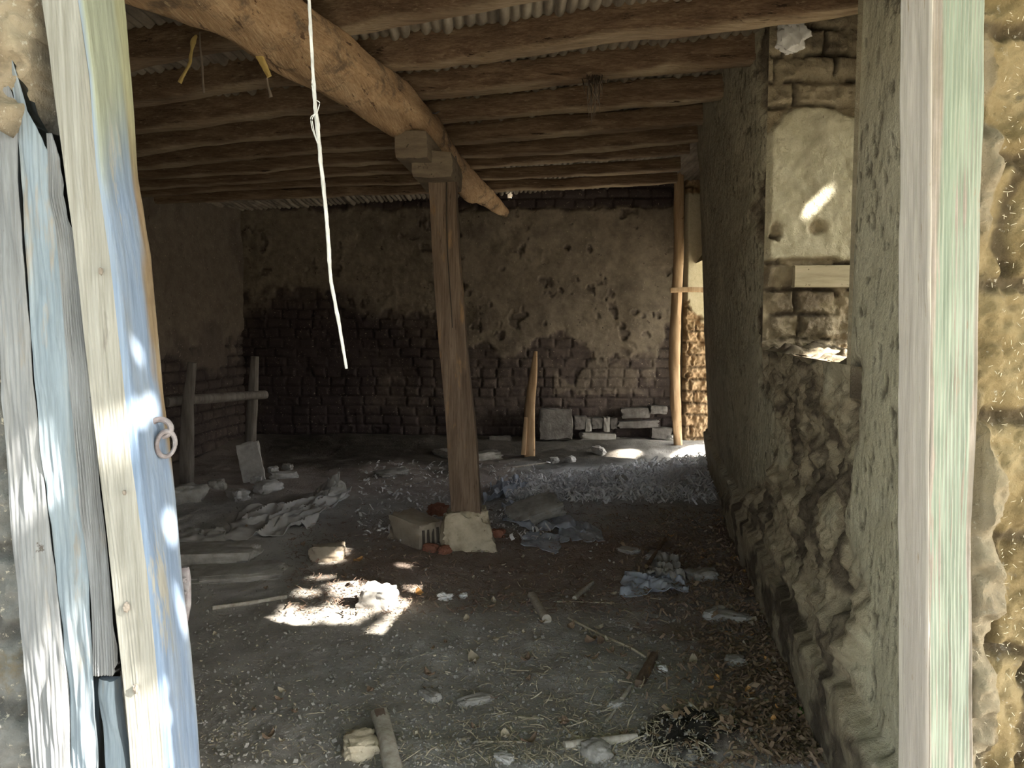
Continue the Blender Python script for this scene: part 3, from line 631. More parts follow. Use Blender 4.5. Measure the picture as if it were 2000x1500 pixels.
# ------------------------------------------------------------------ hanging things
st = empty('hanging_string', P(601, -40, 1.62)+np.array([0, 0, .25]), 'long white twisted string hanging from the lintel in the doorway', 'string')
sp_ = [P(600, -170, 1.64), P(603, 0, 1.62), P(610, 120, 1.61), P(616, 210, 1.60), P(628, 330, 1.60), P(640, 450, 1.60), P(645, 545, 1.60), P(660, 620, 1.60), P(677, 720, 1.60)]
V, Fq = sweep(sp_, [.0030, .0034, .0032, .0045, .004, .0038, .0038, .0038, .0030], n=8, sub=160, seed=501, rough=.35, rfreq=90)
child(mesh_np('twisted_cord', V, Fq, m_rope), st)
for k, q in enumerate(([(612, 150), (608, 165), (616, 190), (619, 215)], [(617, 195), (625, 200), (621, 215), (618, 222)], [(616, 222), (606, 228), (609, 250), (618, 275)], [(615, 222), (609, 232), (613, 255), (620, 280)])):
    V, Fq = sweep([P(a, b, 1.59-.003*k) for a, b in q], [.0010], n=6, sub=16); child(mesh_np('loose_strand', V, Fq, m_rope), st)
hang = [
 ([(385, 68), (376, 82), (375, 95), (372, 110), (372, 122), (362, 140), (351, 162)], 4.05, [.006, .016, .007, .009, .009, .007, .012], m_yellow, 'husk_strip', 'kinked yellow dry husk strip hanging near the left door post', 'husk strip'),
 ([(391, 95), (394, 120), (396, 150), (398, 182)], 4.0, [.004, .007, .005, .006], m_web, 'dust_thread', 'thin grey dusty thread hanging right of the kinked yellow husk', 'thread'),
 ([(498, 96), (510, 115), (518, 132), (526, 150)], 3.6, [.012, .015, .013, .012], m_yellow, 'husk_strip', 'straight yellow husk strip hanging from the underside of the crooked beam', 'husk strip'),
 ([(521, 152), (524, 170), (529, 190)], 3.6, [.004, .004, .008], m_web, 'dust_thread', 'thin grey thread hanging below the straight yellow husk', 'thread')]
for pp, Yh, rr, mt, nm, lab, cat in hang:
    q = [P(a, b, Yh) for a, b in pp]
    if nm == 'dust_thread' and pp[0][0] < 400: q = [np.array([q[0][0], q[0][1], RZ(q[0][0])+.02])]+q; rr = [rr[0]]+rr
    if nm == 'husk_strip' and pp[0][0] < 400: q = [np.array([q[0][0], q[0][1], RZ(q[0][0])+.02])]+q; rr = [rr[0]]+rr
    V, Fq = sweep(q, [(r, r*.45) for r in rr], n=10, seed=int(pp[0][0]), rough=.25, rfreq=40, sub=30, up=(0, 1, 0))
    o = mesh_np(nm, V, Fq, mt); recenter(o, q[0]); tag(o, lab, cat, 'things hanging from the ceiling')
rnd = random.Random(4)
parts = []
for k in range(34):
    x = 1160+rnd.gauss(0, 11); y0 = 152+rnd.uniform(-6, 8); ln = rnd.uniform(25, 105)*(1-abs(x-1160)/40)
    q = [onroof(x, y0), P(x+rnd.gauss(0, 3), y0+ln*.5, 4.75+rnd.gauss(0, .02)), P(x+rnd.gauss(0, 5), y0+ln, 4.75)]
    parts.append(sweep(q, [.004, .003, .001], n=5, sub=8))
V, Fq = merge(parts); o = mesh_np('cobweb', V, Fq, m_web); recenter(o, onroof(1160, 152)); tag(o, 'brown clump of dusty cobweb strands hanging from a rafter right of the beam', 'cobweb')

# ------------------------------------------------------------------ door frame and planks
def facepoly(name, left, right, YL, YR, yT=0, mat=None, depth=.03, seed=0, ridge=0.0, m=200, n=14, parent=None, rfreq=300, wob=.0015, attr=None, raised=0.0):
    """board face from two pixel polylines [(px,py)...] at depths YL, YR, closed behind by depth"""
    py = np.linspace(max(left[0][1], right[0][1]), min(left[-1][1], right[-1][1]), m)
    lx = interp(py, [(b, a) for a, b in left]); rx = interp(py, [(b, a) for a, b in right])
    A = np.array([P(x, y, YL) for x, y in zip(lx, py)]); B = np.array([P(x, y, YR) for x, y in zip(rx, py)])
    t = np.linspace(0, 1, n)
    Q = A[:, None]*(1-t)[None, :, None] + B[:, None]*t[None, :, None]
    T = A[-1]-A[0]; Nn = np.cross(T, (B-A).mean(0)); Nn /= np.linalg.norm(Nn)
    if Nn @ (np.array([0, 0, EYE])-A[0]) < 0: Nn = -Nn
    d = np.zeros((m, n))
    zz = Q[..., 2]
    s_ = t[None]*np.linalg.norm((B-A), axis=1)[:, None]
    d += wob*fbm(s_*30, zz*6, 0, seed, 3)
    if ridge: 
        u = s_*rfreq + .7*fbm(s_*10, zz*2.2, 0, seed+3, 3); d += ridge*(np.abs((u % 1)-.5)*2)*(.6+.6*noise(s_*80, zz*9, 0, seed+4))
    d[:, 0] -= .002; d[:, -1] -= .002
    Qf = Q + Nn*(d[..., None]+raised)
    Qb = np.stack([A - Nn*depth, B - Nn*depth], 1)
    V = np.vstack([Qf.reshape(-1, 3), Qb.reshape(-1, 3)])
    Fq = gridfaces(m, n).tolist(); off = m*n
    for i in range(m-1):
        Fq += [[i*n, (i+1)*n, off+2*(i+1), off+2*i], [i*n+n-1, off+2*i+1, off+2*(i+1)+1, (i+1)*n+n-1], [off+2*i, off+2*(i+1), off+2*(i+1)+1, off+2*i+1]]
    Fq.append([k for k in range(n)] + [off+1, off]); Fq.append([off+2*(m-1), off+2*(m-1)+1] + [(m-1)*n+k for k in range(n-1, -1, -1)])
    at = None
    if attr is not None:
        a_ = np.zeros((len(V), 3)); PXq, PYq = pix(Qf); a_[:m*n] = attr(t[None]*np.ones((m, 1)), PXq, PYq, zz).reshape(-1, 3); at = {'m': a_}
    o = mesh_np(name, V, Fq, mat, attrs=at)
    return o
# left post: front face + inner face
pe = [(70, -90), (80, 0), (95, 100), (117, 280), (140, 450), (172, 740), (205, 1025), (230, 1250), (250, 1450), (262, 1600)]
pc = [(147, -90), (152, 0), (174, 150), (188, 325), (215, 500), (241, 740), (257, 900), (286, 1100), (306, 1300), (322, 1500), (332, 1600)]
pr = [(225, -90), (231, 0), (246, 175), (261, 350), (286, 500), (306, 740), (326, 925), (346, 1125), (366, 1300), (383, 1500), (392, 1600)]
dp = empty('door_post', P(290, 1500, 1.43), 'leaning timber door post on the left with cream front and faded blue inner side', 'door post')
child(facepoly('front_face', pe, pc, 1.39, 1.39, mat=m_post_front, depth=.11, seed=601, ridge=.0012, rfreq=160, n=50, m=420), dp)
def at_blue(t, px, py, z):
    edge = sstep(.62, .80, t + .12*fbm(z*5, t*3, 0, 611, 3) - .25*sstep(700, 1000, py)*1 + .28*(1-sstep(60, 400, py))*0)
    edge = edge*(1-sstep(900, 1100, py)*.6)
    grn = 1-sstep(150, 420, py+60*fbm(z*4, t*3, 0, 612, 2))
    return np.stack([edge, grn*.8, 0*t], -1)
child(facepoly('inner_face', pc, pr, 1.391, 1.53, raised=.012, mat=m_post_blue, depth=.001, seed=602, n=40, m=420, attr=at_blue, wob=.002), dp)
for (a, b, rr_k, Yk) in ((211, 320, 6, 1.455), (268, 790, 7, 1.455), (247, 1186, 8, 1.39), (197, 530, 5, 1.385), (265, 1345, 7, 1.39), (243, 962, 4, 1.385)):
    k_ = P(a, b, Yk-.004); V, Fq = rock(k_, (rr_k*.0013, .006, rr_k*.0022), a, .2, .3, n=8)
    V[:, 0] += .008*(Yk > 1.4); child(mesh_np('knot', V, Fq, m_old), dp)
# ring and staple, hinge strap
dr = empty('door_ring', P(318, 855, 1.50), 'rusty iron ring hanging from a staple on the left door post', 'door ring')
def ringpts(cx_, cy_, rx, ry, Yc, tilt=0, a0=0, a1=2*math.pi, k=26, dY=0.0):
    q = []
    for a in np.linspace(a0, a1, k):
        x = rx*math.cos(a); y = ry*math.sin(a)
        q.append(P(cx_+x*math.cos(tilt)-y*math.sin(tilt), cy_+x*math.sin(tilt)+y*math.cos(tilt), Yc+dY*math.cos(a)))
    return q
V, Fq = sweep(ringpts(324, 867, 18, 25, 1.475, .15, dY=.012), [.0045], n=10, sub=60, seed=5, rough=.15, rfreq=60, up=(0, 1, 0)); child(mesh_np('ring', V, Fq, m_iron), dr)
V, Fq = sweep(ringpts(314, 836, 20, 17, 1.475, .2, math.radians(165), math.radians(430), dY=.004), [.006], n=10, sub=40, seed=6, rough=.15, rfreq=60, up=(0, 1, 0)); child(mesh_np('staple', V, Fq, m_iron), dr)
V, Fq = sweep([P(306, 862, 1.50), P(309, 898, 1.50)], [(.010, .002)], n=8, sub=8, sq=6, up=(0, 1, 0)); child(mesh_np('back_plate', V, Fq, m_iron), dr)
hg = empty('hinge_strap', P(358, 1238, 1.55), 'worn rusty iron hinge strap sticking out from the low inner edge of the door post', 'hinge')
V, Fq = sweep([P(361, 1108, 1.55), P(363, 1125, 1.55), P(362, 1180, 1.55), P(359, 1215, 1.55), P(354, 1242, 1.55)], [(.008, .004), (.0095, .005), (.0105, .005), (.008, .005), (.003, .003)], n=12, sq=4, sub=30, seed=8, rough=.18, rfreq=60, up=(0, 1, 0))
child(mesh_np('strap', V, Fq, m_iron), hg)
V, Fq = sweep([P(341, 1150, 1.52), P(346, 1138, 1.525), P(362, 1130, 1.545)], [.006, .006, .004], n=8, sub=12, up=(0, 1, 0)); child(mesh_np('pin', V, Fq, m_iron), hg)
for yy in (1135, 1158, 1178, 1200):
    V, Fq = rock(P(361, yy, 1.54), (.007, .006, .007), yy, .3, .1, n=5); child(mesh_np('rivet', V, Fq, m_iron), hg)

# planks
pk = 'boards nailed left of the door post'
L1 = [(-60, -20), (-40, 160), (-12, 500), (0, 700), (2, 780), (24, 1050), (46, 1330), (58, 1500), (64, 1600)]
R1 = [(-30, -20), (3, 125), (30, 215), (34, 350), (50, 525), (66, 740), (90, 950), (119, 1200), (132, 1320), (140, 1500), (144, 1600)]
L2 = [(a-5, b) for a, b in [(14, 100), (32, 215), (40, 350), (56, 525), (74, 740), (97, 950), (124, 1200), (136, 1320), (144, 1500), (148, 1600)]]
R2 = [(20, 100), (50, 215), (70, 250), (94, 295), (100, 380), (115, 475), (133, 745), (151, 950), (173, 1150), (184, 1330), (190, 1450), (194, 1600)]
L3 = [(a-5, b) for a, b in [(94, 260), (100, 380), (112, 440), (121, 520), (139, 745), (160, 950), (181, 1150), (190, 1318)]]
R3 = [(100, 260), (116, 310), (128, 400), (142, 450), (157, 560), (173, 740), (196, 950), (216, 1150), (232, 1290), (222, 1322)]
o = facepoly('plank', L1, R1, 1.435, 1.43, mat=m_grey, depth=.03, seed=621, n=70, m=400, ridge=.0016, rfreq=110, wob=.005); recenter(o); tag(o, 'wide pale grey plank at the far left edge with a worn rounded surface', 'plank', pk)
o = facepoly('plank', L2, R2, 1.43, 1.422, mat=m_blue, depth=.03, seed=622, n=70, m=400, ridge=.0022, rfreq=90, wob=.006); recenter(o); tag(o, 'bluish weathered plank between the far left plank and the narrow grained board', 'plank', pk)
o = facepoly('plank', L3, R3, 1.422, 1.415, mat=m_grey, depth=.02, seed=623, ridge=.007, rfreq=190, n=70, m=300); recenter(o); tag(o, 'narrow board with deep wavy grain beside the door post, ending in a broken tip', 'plank', pk)
L4 = [(186, 1330), (184, 1360), (196, 1420), (205, 1500), (205, 1600)]; R4 = [(222, 1318), (226, 1360), (232, 1420), (246, 1500), (252, 1600)]
o = facepoly('wood_fragment', L4, R4, 1.425, 1.42, mat=m_blue, depth=.02, seed=624, n=16, m=50, wob=.008); recenter(o); tag(o, 'broken pale wood piece below the tip of the narrow grained board', 'wood piece')
# right frame
df = empty('door_frame', P(1830, 1500, 1.43), 'straight timber door frame board on the right with ridged pale green paint', 'door frame')
rl = [(1763, -90), (1762, 0), (1760, 400), (1757, 700), (1757, 1600)]
rm = [(1822, -90), (1822, 0), (1821, 400), (1818, 700), (1815, 1000), (1815, 1600)]
rr_ = [(1925, -90), (1923, 0), (1922, 220), (1914, 400), (1910, 700), (1904, 900), (1896, 1050), (1900, 1500), (1900, 1600)]
child(facepoly('inner_side', rl, rm, 1.505, 1.401, raised=.004, mat=m_pink, depth=.001, seed=631, n=30, m=420, ridge=.0006, rfreq=140), df)
def at_green(t, px, py, z):
    n_ = fbm(t*6, z*3, 0, 641, 3)
    e = np.maximum(sstep(.86, .94, t+.08*n_)*sstep(300, 700, py), sstep(.55, .75, n_+.35*fbm(t*40, z*12, 0, 642, 2)))
    u_ = t*.0955*150 + .7*fbm(t*.0955*10, z*2.2, 0, 635, 3); e = np.maximum(e, .55*sstep(.30, .12, np.abs((u_ % 1)-.5)*2)*sstep(-.6, .2, n_+.4))
    e = np.maximum(e, 1-sstep(.10, .2, t+.06*n_+.12*sstep(300, 900, py)))
    return np.stack([e, 0*e, 0*e], -1)
child(facepoly('ridged_face', rm, rr_, 1.40, 1.40, mat=m_green, depth=.10, seed=632, ridge=.0032, rfreq=150, n=150, m=500, attr=at_green), df)

# ------------------------------------------------------------------ rubble and rubbish on the floor
def put(name, px, py, size, seed, mat, lab, cat, box=.7, rough=.1, rot=(0, 0, 0), sink=.25, group=None, taper=0.0, n=12):
    c = onfloor(px, py); c[1] += size[1]/2*.7
    c[2] = float(hfloor(c[0], c[1])) + size[2]*(.5-sink)
    V, Fq = rock(c, size, seed, box, rough*1.3, rot, max(n, 16), taper, .22); o = mesh_np(name, V, Fq, mat); recenter(o, c); return tag(o, lab, cat, group)
def rotm0(*e):
    from mathutils import Euler
    return np.array(Euler(e).to_matrix())
# hollow brick left of the base stone
c = onfloor(808, 1068); c[1] += .13; hb = empty('hollow_block', c, 'brown hollow clay block with slots in its end lying left of the base stone', 'block')
V, Fq = rock(c+np.array([0, 0, .09]), (.40, .24, .20), 31, .95, .05, (0, .05, -.80), 20, 0, .15); child(mesh_np('body', V, Fq, m_hollow), hb)
Rz = rotm0(0, .05, -.80)
for k in range(5):
    q0 = c + np.array([0, 0, .09]) + Rz@np.array([.196, -.085+.042*k, .055]); V, Fq = sweep([q0, q0+np.array([.004, -.004, -.11])], [(.009, .010)], n=8, sub=4, sq=4, up=(0, 1, 0)); child(mesh_np('slot_shade', V, Fq, m_cavity_shade), hb)
put('stone_slab', 1045, 1025, (.42, .30, .10), 32, m_greystone, 'tilted brown-grey stone slab lying on a blue rag right of the base stone', 'stone', .9, .10, (.28, -.30, .25), -.30)
cloth('rag', [onfloor(985, 1030), onfloor(1130, 1045), onfloor(1090, 985), onfloor(985, 990)], 33, m_cloth, 'crumpled blue-grey rag under the tilted slab beside the base stone', 'rag', .07)
cloth('rag', [onfloor(1095, 1062), onfloor(1180, 1058), onfloor(1165, 1032), onfloor(1095, 1015)], 34, m_cloth, 'flattened grey rag corner right of the tilted slab', 'rag', .035)
cloth('rag', [onfloor(1020, 1068), onfloor(1090, 1085), onfloor(1100, 1050), onfloor(1030, 1040)], 35, m_cloth, 'small dusty grey rag in front of the tilted slab', 'rag', .03)
cloth('plastic_sheet', [onfloor(945, 990), onfloor(1030, 965), onfloor(1010, 945), onfloor(950, 958)], 36, m_cloth, 'dark crumpled plastic heap just behind the post foot', 'plastic', .16)
cloth('paper_scrap', [onfloor(998, 975), onfloor(1020, 985), onfloor(1030, 958), onfloor(1010, 948)], 37, m_white, 'pale folded paper piece on the dark plastic behind the post', 'paper', .10, n=14)
put('plaster_chunk', 1005, 946, (.13, .10, .06), 38, m_white, 'small white plaster block behind the dark plastic heap', 'plaster chunk', .9, .08, (0, .1, .2), .1)
put('brick_piece', 636, 1097, (.23, .13, .12), 39, m_hollow, 'light brown brick fragment in front of the rubbish, above the sunlit patch', 'brick', .88, .09, (0, 0, .1), .15)
put('stone_block', 735, 1188, (.20, .15, .13), 40, m_palestone, 'pale squared stone standing in the patch of sunlight', 'stone', .88, .10, (.1, .08, -.15), .2, taper=.12)
put('plaster_chunk', 905, 1168, (.045, .04, .03), 41, m_white, 'tiny white chunk at the right tip of the sunlit patch', 'plaster chunk', .6, .2)
put('plaster_chunk', 868, 1172, (.07, .05, .04), 45, m_white, 'small white flake pile at the right edge of the sunlit patch', 'plaster chunk', .4, .4)
# left heap
cloth('plastic_sheet', [onfloor(430, 1060), onfloor(600, 1035), onfloor(690, 965), onfloor(480, 1000)], 51, m_plastic, 'large dusty translucent plastic sheet spread over the left floor', 'plastic sheet', .10, 60, fr=3.5)
cloth('plastic_sheet', [onfloor(590, 1010), onfloor(685, 972), P(660, 925, 6.7), onfloor(615, 960)], 52, m_plastic, 'raised folded end of plastic sheet standing up right of the heap', 'plastic sheet', .06, 34)
cloth('plastic_sheet', [onfloor(345, 1075), onfloor(440, 1060), onfloor(440, 1035), onfloor(345, 1040)], 53, m_plastic, 'grey sheet piece next to the door post on the floor', 'plastic sheet', .04, 30)
put('slab_piece', 395, 1100, (.60, .34, .10), 54, m_greystone, 'large flat dark grey slab near the left door post', 'slab', .92, .06, (0, 0, .1), .2)
put('slab_piece', 450, 1135, (.60, .30, .07), 55, m_greystone, 'low dusty grey slab in front of the large flat slab', 'slab', .75, .10, (0, 0, .25), .35)
c = onfloor(480, 952); V, Fq = rock(c+np.array([-.03, .25, .20]), (.22, .05, .40), 56, .9, .10, (-.25, -.22, .1), 12); o = mesh_np('leaning_tile', V, Fq, m_palestone, smooth=False); recenter(o); tag(o, 'pale flat tile leaning on the left heap beside the rail post', 'tile')
rub = [(552, 935, (.28, .13, .09), 57, m_palestone, 'pale oblong brick on top of the rubble by the rail post', .92),
       (532, 925, (.09, .10, .10), 58, m_palestone, 'small pale cube stone behind the oblong brick', .85), (560, 918, (.11, .10, .09), 59, m_greystone, 'grey square stone behind the oblong brick', .85),
       (520, 962, (.26, .18, .13), 60, m_palestone, 'pale wedge stone left of the plastic sheet', .6), (500, 945, (.12, .10, .10), 61, m_palestone, 'light stone between the leaning tile and the wedge stone', .6),
       (462, 975, (.22, .15, .12), 62, m_palestone, 'squared light block in the middle of the left heap', .88), (420, 955, (.16, .14, .12), 63, m_greystone, 'grey stone left of the squared light block', .6),
       (350, 985, (.36, .26, .22), 64, m_greystone, 'big grey rounded stone close to the left wall', .7), (690, 1145, (.05, .04, .03), 65, m_palestone, 'small stone left of the sunlit squared stone', .5),
       (870, 893, (.30, .18, .10), 66, m_greystone, 'dark flat stone behind the post near the back wall', .85), (760, 930, (.34, .24, .06), 67, m_greystone, 'flat grey slab piece behind the post on the left', .85),
       (945, 880, (.42, .20, .12), 68, m_greystone, 'dark boulder at the back wall right of the post', .7), (855, 1007, (.16, .12, .12), 69, m_redbrick, 'reddish brick bit between hollow block and post', .8),
       (840, 1078, (.10, .08, .07), 70, m_redbrick, 'red brick lump in front of the hollow block', .5), (868, 1082, (.09, .07, .07), 71, m_redbrick, 'red brick lump at the front left corner of the base stone', .5),
       (972, 1050, (.11, .09, .08), 72, m_redbrick, 'red brick lump right of the base stone', .5), (1230, 1080, (.16, .12, .03), 73, m_palestone, 'flat oval pale stone on the leafy floor', .6),
       (1375, 1135, (.19, .14, .08), 74, m_greystone, 'flat grey stone close to the foot of the right wall', .7), (1285, 1095, (.16, .12, .07), 75, m_greystone, 'grey stone behind the pale blue rag', .7),
       (1215, 948, (.12, .10, .13), 76, m_greystone, 'upright grey lump in the pale litter before the side doorway', .5), (1170, 885, (.17, .10, .11), 77, m_palestone, 'long light stone at the edge of the pale litter near the back wall', .6),
       (1082, 905, (.11, .09, .09), 78, m_palestone, 'round pale stone at the left edge of the litter', .4), (1115, 903, (.11, .09, .09), 79, m_palestone, 'second round pale stone beside the litter edge', .4),
       (1305, 860, (.22, .12, .10), 80, m_palestone, 'split wood-coloured stone at the foot of the tall pole', .6), (1425, 1215, (.24, .10, .06), 81, m_greystone, 'long low stone at the foot of the right wall', .5),
       (1400, 1205, (.18, .08, .05), 82, m_palestone, 'light flat stone left of the long low stone by the wall', .5), (700, 1480, (.13, .14, .09), 83, m_stone, 'rough brown stone at the bottom edge beside the broken stake', .6),
       (1165, 1485, (.11, .10, .07), 84, m_greystone, 'crumbly grey clod at the bottom edge of the photo', .3), (1440, 1300, (.09, .07, .05), 85, m_greystone, 'rounded grey stone among orange leaves by the right wall', .6),
       (1420, 1400, (.07, .05, .03), 86, m_greystone, 'flat triangular grey chip above the dark mound', .8), (1295, 1312, (.045, .04, .035), 87, m_white, 'white pebble right of the dark short stick', .4),
       (840, 1368, (.10, .06, .04), 88, m_greystone, 'small grey slab half buried in the centre foreground', .6), (930, 1375, (.15, .06, .04), 89, m_greystone, 'forked grey root-like stone in the centre foreground', .3),
       (1205, 1382, (.07, .04, .03), 90, m_palestone, 'angular pale chip left of the dark mound', .8), (985, 1490, (.07, .05, .03), 91, m_palestone, 'pale chip at the bottom edge between clod and broken stake', .8)]
for px, py, s_, sd_, mt, lab, bx in rub:
    put('stone' if mt is not m_redbrick else 'brick_piece', px, py, s_, sd_, mt, lab, 'stone' if mt is not m_redbrick else 'brick', bx, .13, (0, .05*math.sin(sd_), .9*math.sin(sd_*1.7)), .32, 'stones and blocks lying on the earth floor', n=9)
# stones built into the foot of the back wall
fr_ = random.Random(12)
foot = [(1085, 858, 66, 62, m_soot, 'large flat brown slab leaning on the foot of the back wall'), (977, 868, 44, 34, m_soot, 'brown squared block at the back wall foot left of the stake'), (1133, 825, 24, 26, m_soot, 'grey cube stone right of the leaning slab'),
        (1149, 829, 13, 27, m_greystone, 'narrow upright pale stone in the back wall niche'), (1166, 826, 22, 22, m_soot, 'grey stone between two upright pale stones'), (1184, 828, 13, 28, m_greystone, 'second upright pale stone in the back wall niche'),
        (1198, 826, 13, 22, m_soot, 'slim grey stone at the right of the upright pale stones'), (1168, 852, 70, 15, m_greystone, 'long pale flat stone lying under the upright stones'), (1240, 806, 56, 20, m_soot, 'broad grey flat stone high in the stack by the tall pole'),
        (1285, 800, 34, 16, m_soot, 'slanting grey stone beside the broad flat one'), (1245, 828, 80, 14, m_soot, 'long dark layer stone in the stack by the tall pole'), (1290, 845, 40, 22, m_soot, 'dark stone under the slanting one near the tall pole')]
for k, (px, py, w_, h_, mt, lab) in enumerate(foot):
    yw = 10.03 - .074*((px-1000)/F*10)-.09
    if k < 2: yw -= .12
    c = P(px, py-(0 if k else 30), yw); s_ = (w_/F*yw, .16, h_/F*yw)
    V, Fq = rock(c, s_, 140+k, .85, .12, (0, .04*math.sin(k*3), 0), 10); o = mesh_np('wall_stone', V, Fq, mt); recenter(o); tag(o, lab, 'stone', 'stones at the foot of the back wall')
# cloths in the right foreground
cloth('rag', [onfloor(1208, 1168), onfloor(1345, 1160), onfloor(1330, 1130), onfloor(1225, 1128)], 92, m_cloth, 'pale blue-grey crumpled rag on the leafy floor near the right wall', 'rag', .07, 40)
cloth('rag', [onfloor(1262, 1135), onfloor(1340, 1140), onfloor(1320, 1098), onfloor(1280, 1095)], 93, m_greystone, 'brown folded rag heaped behind the pale blue-grey rag', 'rag', .09, 30)
def stick(pxs, r, lab, seed, mat=m_stick, rough=.12, sq=2.2, lift=0, name='stick', cat='stick', group='sticks lying on the floor', n=12):
    rl_ = r if isinstance(r, list) else [r]
    q = [onfloor(a, b, rl_[min(i, len(rl_)-1)]*.7+lift) for i, (a, b) in enumerate(pxs)]
    V, Fq = sweep(q, rl_, n=n, sq=sq, seed=seed, rough=rough, rfreq=25, sub=max(10, 6*len(q))); o = mesh_np(name, V, Fq, mat); recenter(o); return tag(o, lab, cat, group)
stick([(1038, 1168), (1052, 1192), (1068, 1216)], [.022, .024, .024], 'thick short pale grey stick lying alone in the middle of the floor', 701)
stick([(1158, 1140), (1142, 1155), (1122, 1172)], [.012, .015, .013], 'thin brown stick right of the thick short pale one', 702)
stick([(1088, 1176), (1140, 1177), (1200, 1179)], .005, 'thin straight straw stalk crossing below the thin brown stick', 703, m_straw)
stick([(1278, 1284), (1266, 1310), (1248, 1342)], [.017, .020, .020], 'dark short squared stick pointing toward the dark mound', 704, m_wood_post, sq=4)
stick([(1102, 1462), (1160, 1455), (1245, 1444)], [.016, .017, .014], 'grey crooked branch along the bottom right of the floor', 705)
stick([(1300, 1062), (1285, 1085), (1262, 1118)], [.010, .012, .012], 'dark twig leaning over the brown folded rag', 706, m_wood_dark, lift=.03)
stick([(1110, 1208), (1170, 1240), (1235, 1268), (1260, 1285)], .006, 'long thin stalk running toward the dark squared stick', 707, m_straw)
stick([(415, 1190), (480, 1182), (560, 1168)], .012, 'long low grey stick left of the sunlit patch', 708)
stick([(1000, 915), (1040, 909), (1075, 904)], [.012, .010, .008], 'pale stick in front of the back wall stake', 709)
stick([(1240, 946), (1262, 938), (1280, 930)], .014, 'pale twig in the litter before the side doorway', 710, m_white)
stick([(1455, 1365), (1500, 1368), (1550, 1376)], .005, 'thin grey stalk above the orange leaves near the wall', 711)
stick([(1100, 1420), (1120, 1440), (1185, 1450)], .005, 'thin bent straw above the grey crooked branch', 712, m_straw)
stick([(1005, 1403), (1035, 1404), (1062, 1405)], .0045, 'short pale straw in the lower middle of the floor', 713, m_straw)
stick([(935, 1450), (980, 1450), (1020, 1451)], .004, 'straw stalk left of the reddish leaf shred', 714, m_straw)
stick([(1230, 1345), (1222, 1358), (1214, 1368)], .009, 'stubby twig below the dark squared stick', 715)
stick([(1200, 1392), (1192, 1402), (1185, 1412)], .009, 'stubby twig under the angular pale chip', 716)
# broken stake at the bottom edge
bs = empty('broken_stake', onfloor(750, 1490), 'broken pale wooden stake with hollow dark end at the bottom edge', 'stake')
q = [onfloor(770, 1530, .03), onfloor(757, 1470, .035), onfloor(741, 1412, .04)]
V, Fq = sweep(q, [(.030, .024), (.030, .024), (.032, .022)], n=16, sq=3, seed=721, rough=.10, rfreq=20, sub=30); child(mesh_np('shaft', V, Fq, m_stick), bs)
q = [onfloor(749, 1446, .060), onfloor(741, 1416, .064)]
V, Fq = sweep(q, [(.018, .004), (.020, .004)], n=10, sq=3, sub=8); child(mesh_np('hollow_end', V, Fq, M('dark_wood_core', [(.12, .08, .06), (.18, .13, .10)], 20)), bs)  # dark brown strip laid along the upper end of the stake

# ------------------------------------------------------------------ litter
def leafmesh(L, W, curl, seed):
    u = np.linspace(0, 1, 7); v = np.linspace(-1, 1, 5); U_, V_ = np.meshgrid(u, v, indexing='ij')
    wd = W*np.sin(np.pi*np.clip(U_*.94+.03, 0, 1))**.8*(1+.12*noise(U_*5, V_*2, seed*.7, seed))
    x = (U_-.5)*L; y = V_*wd/2; z = curl*L*((2*U_-1)**2*.5) + .35*W*np.abs(V_)**1.5*(.5+.5*noise(U_*3, V_, seed, 2)) + .05*L*noise(U_*4, V_*3, seed, 5)
    return np.stack([x, y, z], -1).reshape(-1, 3), gridfaces(7, 5)
def rotm(rx, ry, rz):
    from mathutils import Euler
    return np.array(Euler((rx, ry, rz)).to_matrix())
R = random.Random(77)
def region(kind):
    """random floor pixel for leaves"""
    while True:
        if kind == 'wall':
            py = R.uniform(1010, 1430); ex = 1400+(py-930)*.41; px = ex - abs(R.gauss(0, 1))*95 - 8
        elif kind == 'mid': px = R.uniform(880, 1330); py = R.uniform(1040, 1300)
        else: px = R.uniform(420, 1500); py = R.uniform(1020, 1490)
        if 380 < px < 1640: return px, py
protos = {}
labels = {'o': ('bright orange-brown dry leaf lying on the litter by the right wall', 'orange dry leaves'), 'd': ('dark brown curled dry leaf on the earth floor', 'dark brown dry leaves'), 'p': ('pale tan dead leaf on the earth floor', 'pale tan dead leaves')}
mts = {'o': m_leaf_o, 'd': m_leaf_d, 'p': m_leaf_p}
special = [(1400, 1335, 'o', .055, 'single bright orange curled leaf standing above the dark mound'), (1525, 1395, 'o', .055, 'orange leaf lying at the wall foot near the green sprout'), (1545, 1405, 'p', .05, 'pinkish pale leaf right of the orange leaf at the wall foot'),
           (925, 1295, 'p', .09, 'curled tan leaf alone on the bare earth in the centre foreground'), (1155, 1260, 'd', .10, 'large reddish-brown curled leaf in the middle of the straw'), (1500, 1298, 'o', .05, 'orange leaf against the foot of the right wall above a grey stone'),
           (1035, 1455, 'd', .07, 'dark red leaf shred on the straw at the bottom'), (1470, 1225, 'p', .10, 'olive-tan leaf at the wall foot beside the long low stone'), (1355, 1300, 'p', .07, 'tan leaf pair left of the orange leaf by the mound'),
           (700, 1100, 'o', .09, 'orange-brown leaf above the sunlit patch'), (1275, 1075, 'd', .1, 'rusty leaf behind the flat oval stone'), (820, 1165, 'o', .08, 'upright tan leaf glowing in the sunlit patch'), (1460, 1360, 'd', .06, 'dark curled leaf between stone and wall')]
